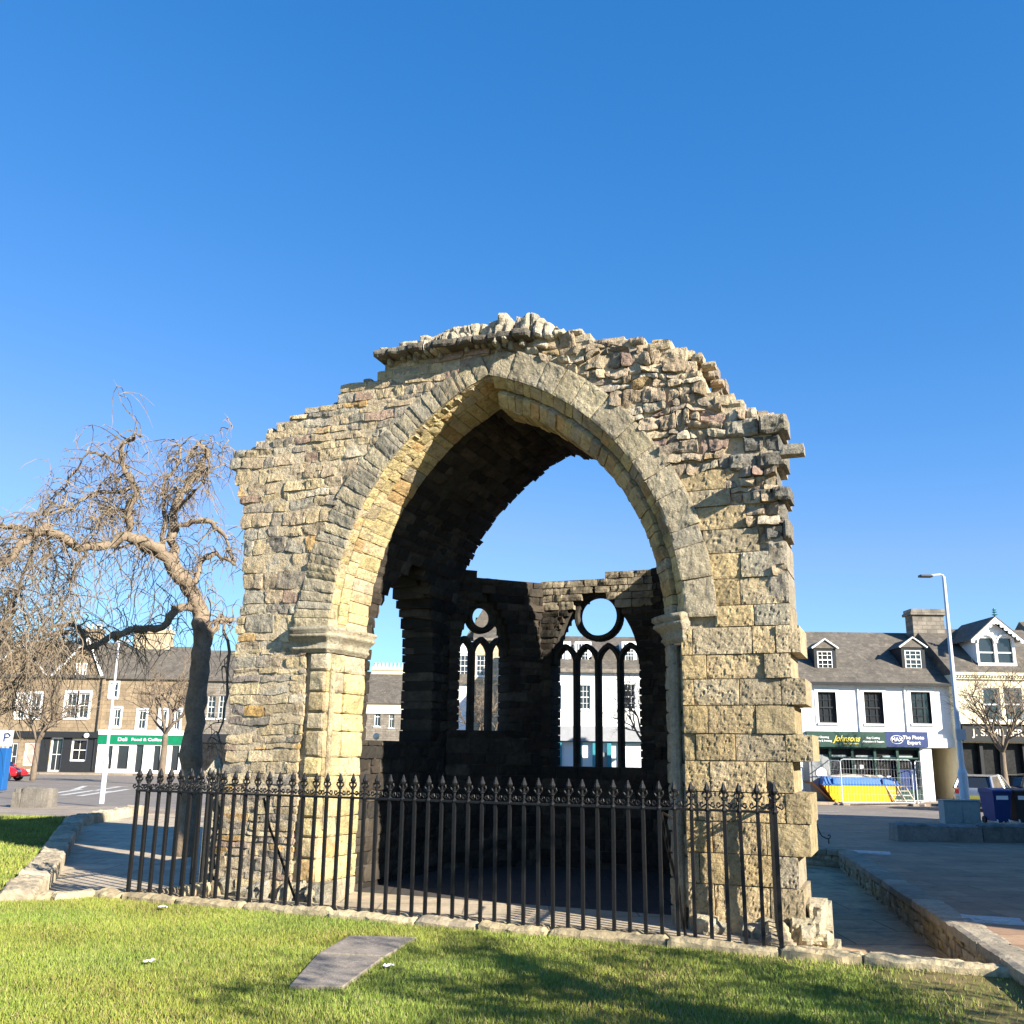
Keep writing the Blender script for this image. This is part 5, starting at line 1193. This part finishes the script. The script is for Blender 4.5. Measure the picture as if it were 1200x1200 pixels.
# cars
def car(name, label, mt, loc_, rz, L_=4.2, W_=1.75, H_=1.46, hatch=True):
    E_ = empty(name, loc_, label, 'car', rz)
    # side profile stations along x (front = +x): (x, lower z, shoulder z, half width)
    st = [(-L_/2,.35,.80,.62),(-L_/2+.08,.28,.93,.74),(-L_*.38,.22,.97,.85),(-L_*.2,.2,.96,.87),(0,.2,.94,.875),(L_*.18,.2,.92,.87),(L_*.33,.22,.86,.86),(L_*.45,.26,.74,.80),(L_/2,.32,.58,.62)]
    mb = MB(); rings = []
    for x, zl, zs, hw in st: rings.append([(x,-hw*.9,zl),(x,-hw,zl+.12),(x,-hw,zl+(zs-zl)*.6),(x,-hw*.93,zs),(x,0,zs+.04),(x,hw*.93,zs),(x,hw,zl+(zs-zl)*.6),(x,hw,zl+.12),(x,hw*.9,zl)])
    vs = [p for r_ in rings for p in r_]; n = 9
    fs = [(i*n+j, i*n+(j+1) % n, (i+1)*n+(j+1) % n, (i+1)*n+j) for i in range(len(st)-1) for j in range(n)]+[tuple(range(n)), tuple((len(st)-1)*n+j for j in range(n))]
    mb.add(vs, fs); o = mb.build('body', M[mt], E_, smooth=False)
    sb = o.modifiers.new('s', 'SUBSURF'); sb.levels = 1; sb.render_levels = 2; o.data.polygons.foreach_set('use_smooth', [True]*len(o.data.polygons))
    # greenhouse glass then roof
    gl = [(-L_*.46,.95,.70),(-L_*.37,H_-.08,.58),(-L_*.05,H_-.02,.60),(L_*.08,H_-.06,.59),(L_*.27,.90,.72)]
    mb = MB(); v = []
    for x, z, hw in gl: v += [(x,-hw,z),(x,hw,z)]
    bs = [(-L_*.46,-.76,.90),(-L_*.46,.76,.90),(L_*.27,.76,.88),(L_*.27,-.76,.88)]
    mb.add(v, [(0,1,3,2),(2,3,5,4),(4,5,7,6),(6,7,9,8)])
    for sg in (0, 1):
        base = [(x, (-.78 if sg == 0 else .78), .92) for x, z, hw in gl]; up = [v[2*i+sg] for i in range(5)]
        mb.add(base+up, [(i, i+1, 6+i, 5+i) for i in range(4)])
    mb.build('windows', M['glass'], E_)
    mb = MB(); mb.add([(gl[i][0]+dx, sy*(gl[i][2]-.03), gl[i][1]+.012) for i, dx in ((1,-.04),(2,0),(3,.05)) for sy in (-1, 1)], [(0,1,3,2),(2,3,5,4)])
    for sy in (-1, 1):
        mb.tube([(gl[1][0]-.02,sy*.585,gl[1][1]),(gl[2][0],sy*.60,gl[2][1]+.0),(gl[3][0],sy*.59,gl[3][1]),(gl[4][0],sy*.74,.90)], .035, 5)
        mb.tube([(gl[1][0],sy*.585,gl[1][1]),(gl[0][0],sy*.72,.93)], .06, 5); mb.tube([(L_*-.06,sy*.61,H_-.04),(L_*-.06,sy*.79,.92)], .03, 5)
    mb.build('roof', M[mt], E_)
    for x in (-L_*.31, L_*.31):
        for sy in (-1, 1):
            mb = MB(); mb.lathe([(.2,-.1),(.29,-.11),(.32,-.08),(.32,.08),(.29,.11),(.2,.1)], 20, (x, sy*.78, .32), axis='y'); w_ = mb.build('wheel', M['tyre'], E_)
            mb = MB(); mb.lathe([(.05,-.118),(.2,-.10),(.21,.10),(.05,.118)], 14, (x, sy*.785, .32), axis='y'); mb.build('rim', M['steel'], w_)
    for sy in (-1, 1):
        mb = MB(); mb.box(-L_/2-.0, -L_/2+.16, sy*.52-.13, sy*.52+.15, .72, .90, bev=.03); mb.build('tail_light', M['red_light'], E_)
        mb = MB(); mb.box(L_/2-.22, L_/2-.05, sy*.55-.14, sy*.55+.14, .56, .70, bev=.03); mb.build('headlight', M['white_letter'], E_)
    mb = MB(); mb.box(-L_/2-.035, -L_/2+.03, -.26, .26, .52, .64); mb.build('number_plate', M['gold'], E_)
    mb = MB(); mb.box(-L_/2-.03, -L_/2+.1, -.72, .72, .28, .42, bev=.03); mb.box(L_/2-.1, L_/2+.02, -.66, .66, .28, .40, bev=.03); mb.build('bumper', M['bin_dark'], E_)
    return E_
p = gz(1166, 951); car('silver_hatchback', 'silver grey hatchback parked beyond the blue wheelie bin', 'silver_car', (p.x, 41.8, g(41.8)-.1), R(52))
car('dark_hatchback', 'dark car parked beyond the silver hatchback at the right edge', 'dark_car', (aty(1216,930,45).x, 44.6, g(44.6)-.1), R(20))
car('red_hatchback', 'red car with its nose showing at the left edge of the street', 'red_car', (aty(-9,905,64).x, 64.0, g(64)-.1), 0)
# litter
rd = random.Random(2)
for px, py, lb in ((58,1009,'crumpled white paper on the left lawn'), (190,1064,'white scrap of paper under the kerb edge left of centre'), (176,1128,'small white scrap on the open lawn'), (455,1133,'white scrap beside the flagstones')):
    p = atz(px, py, -.05 if px > 100 else .03); mb = MB(); n_ = 5
    vs = [(i*.022-.05, j*.02-.04, rd.uniform(0,.03)) for j in range(n_) for i in range(n_)]; mb.add(vs, [(j*n_+i, j*n_+i+1, (j+1)*n_+i+1, (j+1)*n_+i) for j in range(n_-1) for i in range(n_-1)])
    o = mb.build('litter', M['white_litter']); o.location = p; o.rotation_euler.z = rd.uniform(0,3); tag(o, lb, 'litter', group='paper litter on the grass')
# ------------------------------------------------------------ grass
def grass(name, inside, xr, yr, z, n, hgt, seed, wdt=.004):
    rd = random.Random(seed); vs = []; cs = []; cnt = 0
    U = rd.uniform
    for _ in range(n):
        x, y = U(*xr), U(*yr)
        if not inside(x, y): continue
        cl = nz(Vector((x*1.1, y*1.1, 3))); c2 = nz(Vector((x*5, y*5, 8))); c3 = nz(Vector((x*.6+5, y*.9, 1)))
        bare = max(0, (x-1.5)*.33+c3*1.3-.05) if x > 1.2 else max(0, c3*.9-.35)
        if rd.random() < min(.94, bare*1.35): continue
        h = hgt*(.65+.5*rd.random()+.45*max(0, c2)+.25*cl); a = U(0, 6.283); dx, dy = math.cos(a)*wdt, math.sin(a)*wdt
        lx, ly = rd.gauss(0, .45)*h, rd.gauss(0, .45)*h
        vs += [x-dx, y-dy, z, x+dx, y+dy, z, x+lx, y+ly, z+h]
        t = rd.random()
        if t < .12+.25*bare: c = (.32,.27,.12)
        elif t < .55: c = (.25,.285,.05)
        else: c = (.155,.215,.034)
        k = 1+.35*cl+U(-.15,.15); c = (c[0]*k*(1+.15*c3), c[1]*k, c[2]*k, 1)
        cs += list(c)*3; cnt += 1
    me = bpy.data.meshes.new(name); me.vertices.add(cnt*3); me.vertices.foreach_set('co', vs)
    me.loops.add(cnt*3); me.loops.foreach_set('vertex_index', range(cnt*3)); me.polygons.add(cnt); me.polygons.foreach_set('loop_start', range(0, cnt*3, 3)); me.polygons.foreach_set('loop_total', [3]*cnt)
    me.update(); a = me.color_attributes.new('Col', 'FLOAT_COLOR', 'POINT'); a.data.foreach_set('color', cs); me.materials.append(M['grass'])
    o = bpy.data.objects.new(name, me); COL.objects.link(o); tag(o, 'short green lawn grass in front of the kerb' if name == 'lawn_grass' else 'short sunlit grass on the left lawn', 'grass', kind='stuff')
def in_front(x, y):
    p = Vector((x, y, 0)); k = (p-L0).dot(KN)
    if x < KL.x: ky = KM.y+(KL.y-KM.y)*(x-KM.x)/(KL.x-KM.x) if x > KM.x else KM.y+(KF.y-KM.y)*(x-KM.x)/(KF.x-KM.x); ok = y < ky-.16
    else: ok = k > .125+nz(Vector((x*4, y*4, 0)))*.05
    if not ok: return False
    for q in FLG:
        if all(((q[(i+1) % 4].x-q[i].x)*(y-q[i].y)-(q[(i+1) % 4].y-q[i].y)*(x-q[i].x))*FS > 0 for i in range(4)): return False
    return True
FLG = [[atz(x, y, -.07) for x, y in pts] for pts in ([(372,1119),(403,1096),(487,1098),(452,1122)], [(338,1157),(372,1119),(450,1123),(402,1158)])]
_q = FLG[1]; FS = 1 if ((_q[1].x-_q[0].x)*(_q[2].y-_q[0].y)-(_q[1].y-_q[0].y)*(_q[2].x-_q[0].x)) > 0 else -1
grass('lawn_grass', in_front, (-8.5, 7.0), (5.5, 14.2), -.09, 640000, .045, 3)
def in_left(x, y):
    if x > LW[0].x-.2: return False
    t = lerp([(LW[0].y, LW[0].x), (LW[1].y, LW[1].x), (LW[2].y, LW[2].x)], y); return x < t-.25 and y < 26
grass('left_grass', in_left, (-17, -5), (KF.y+.3, 26), 0, 130000, .06, 5, .008)
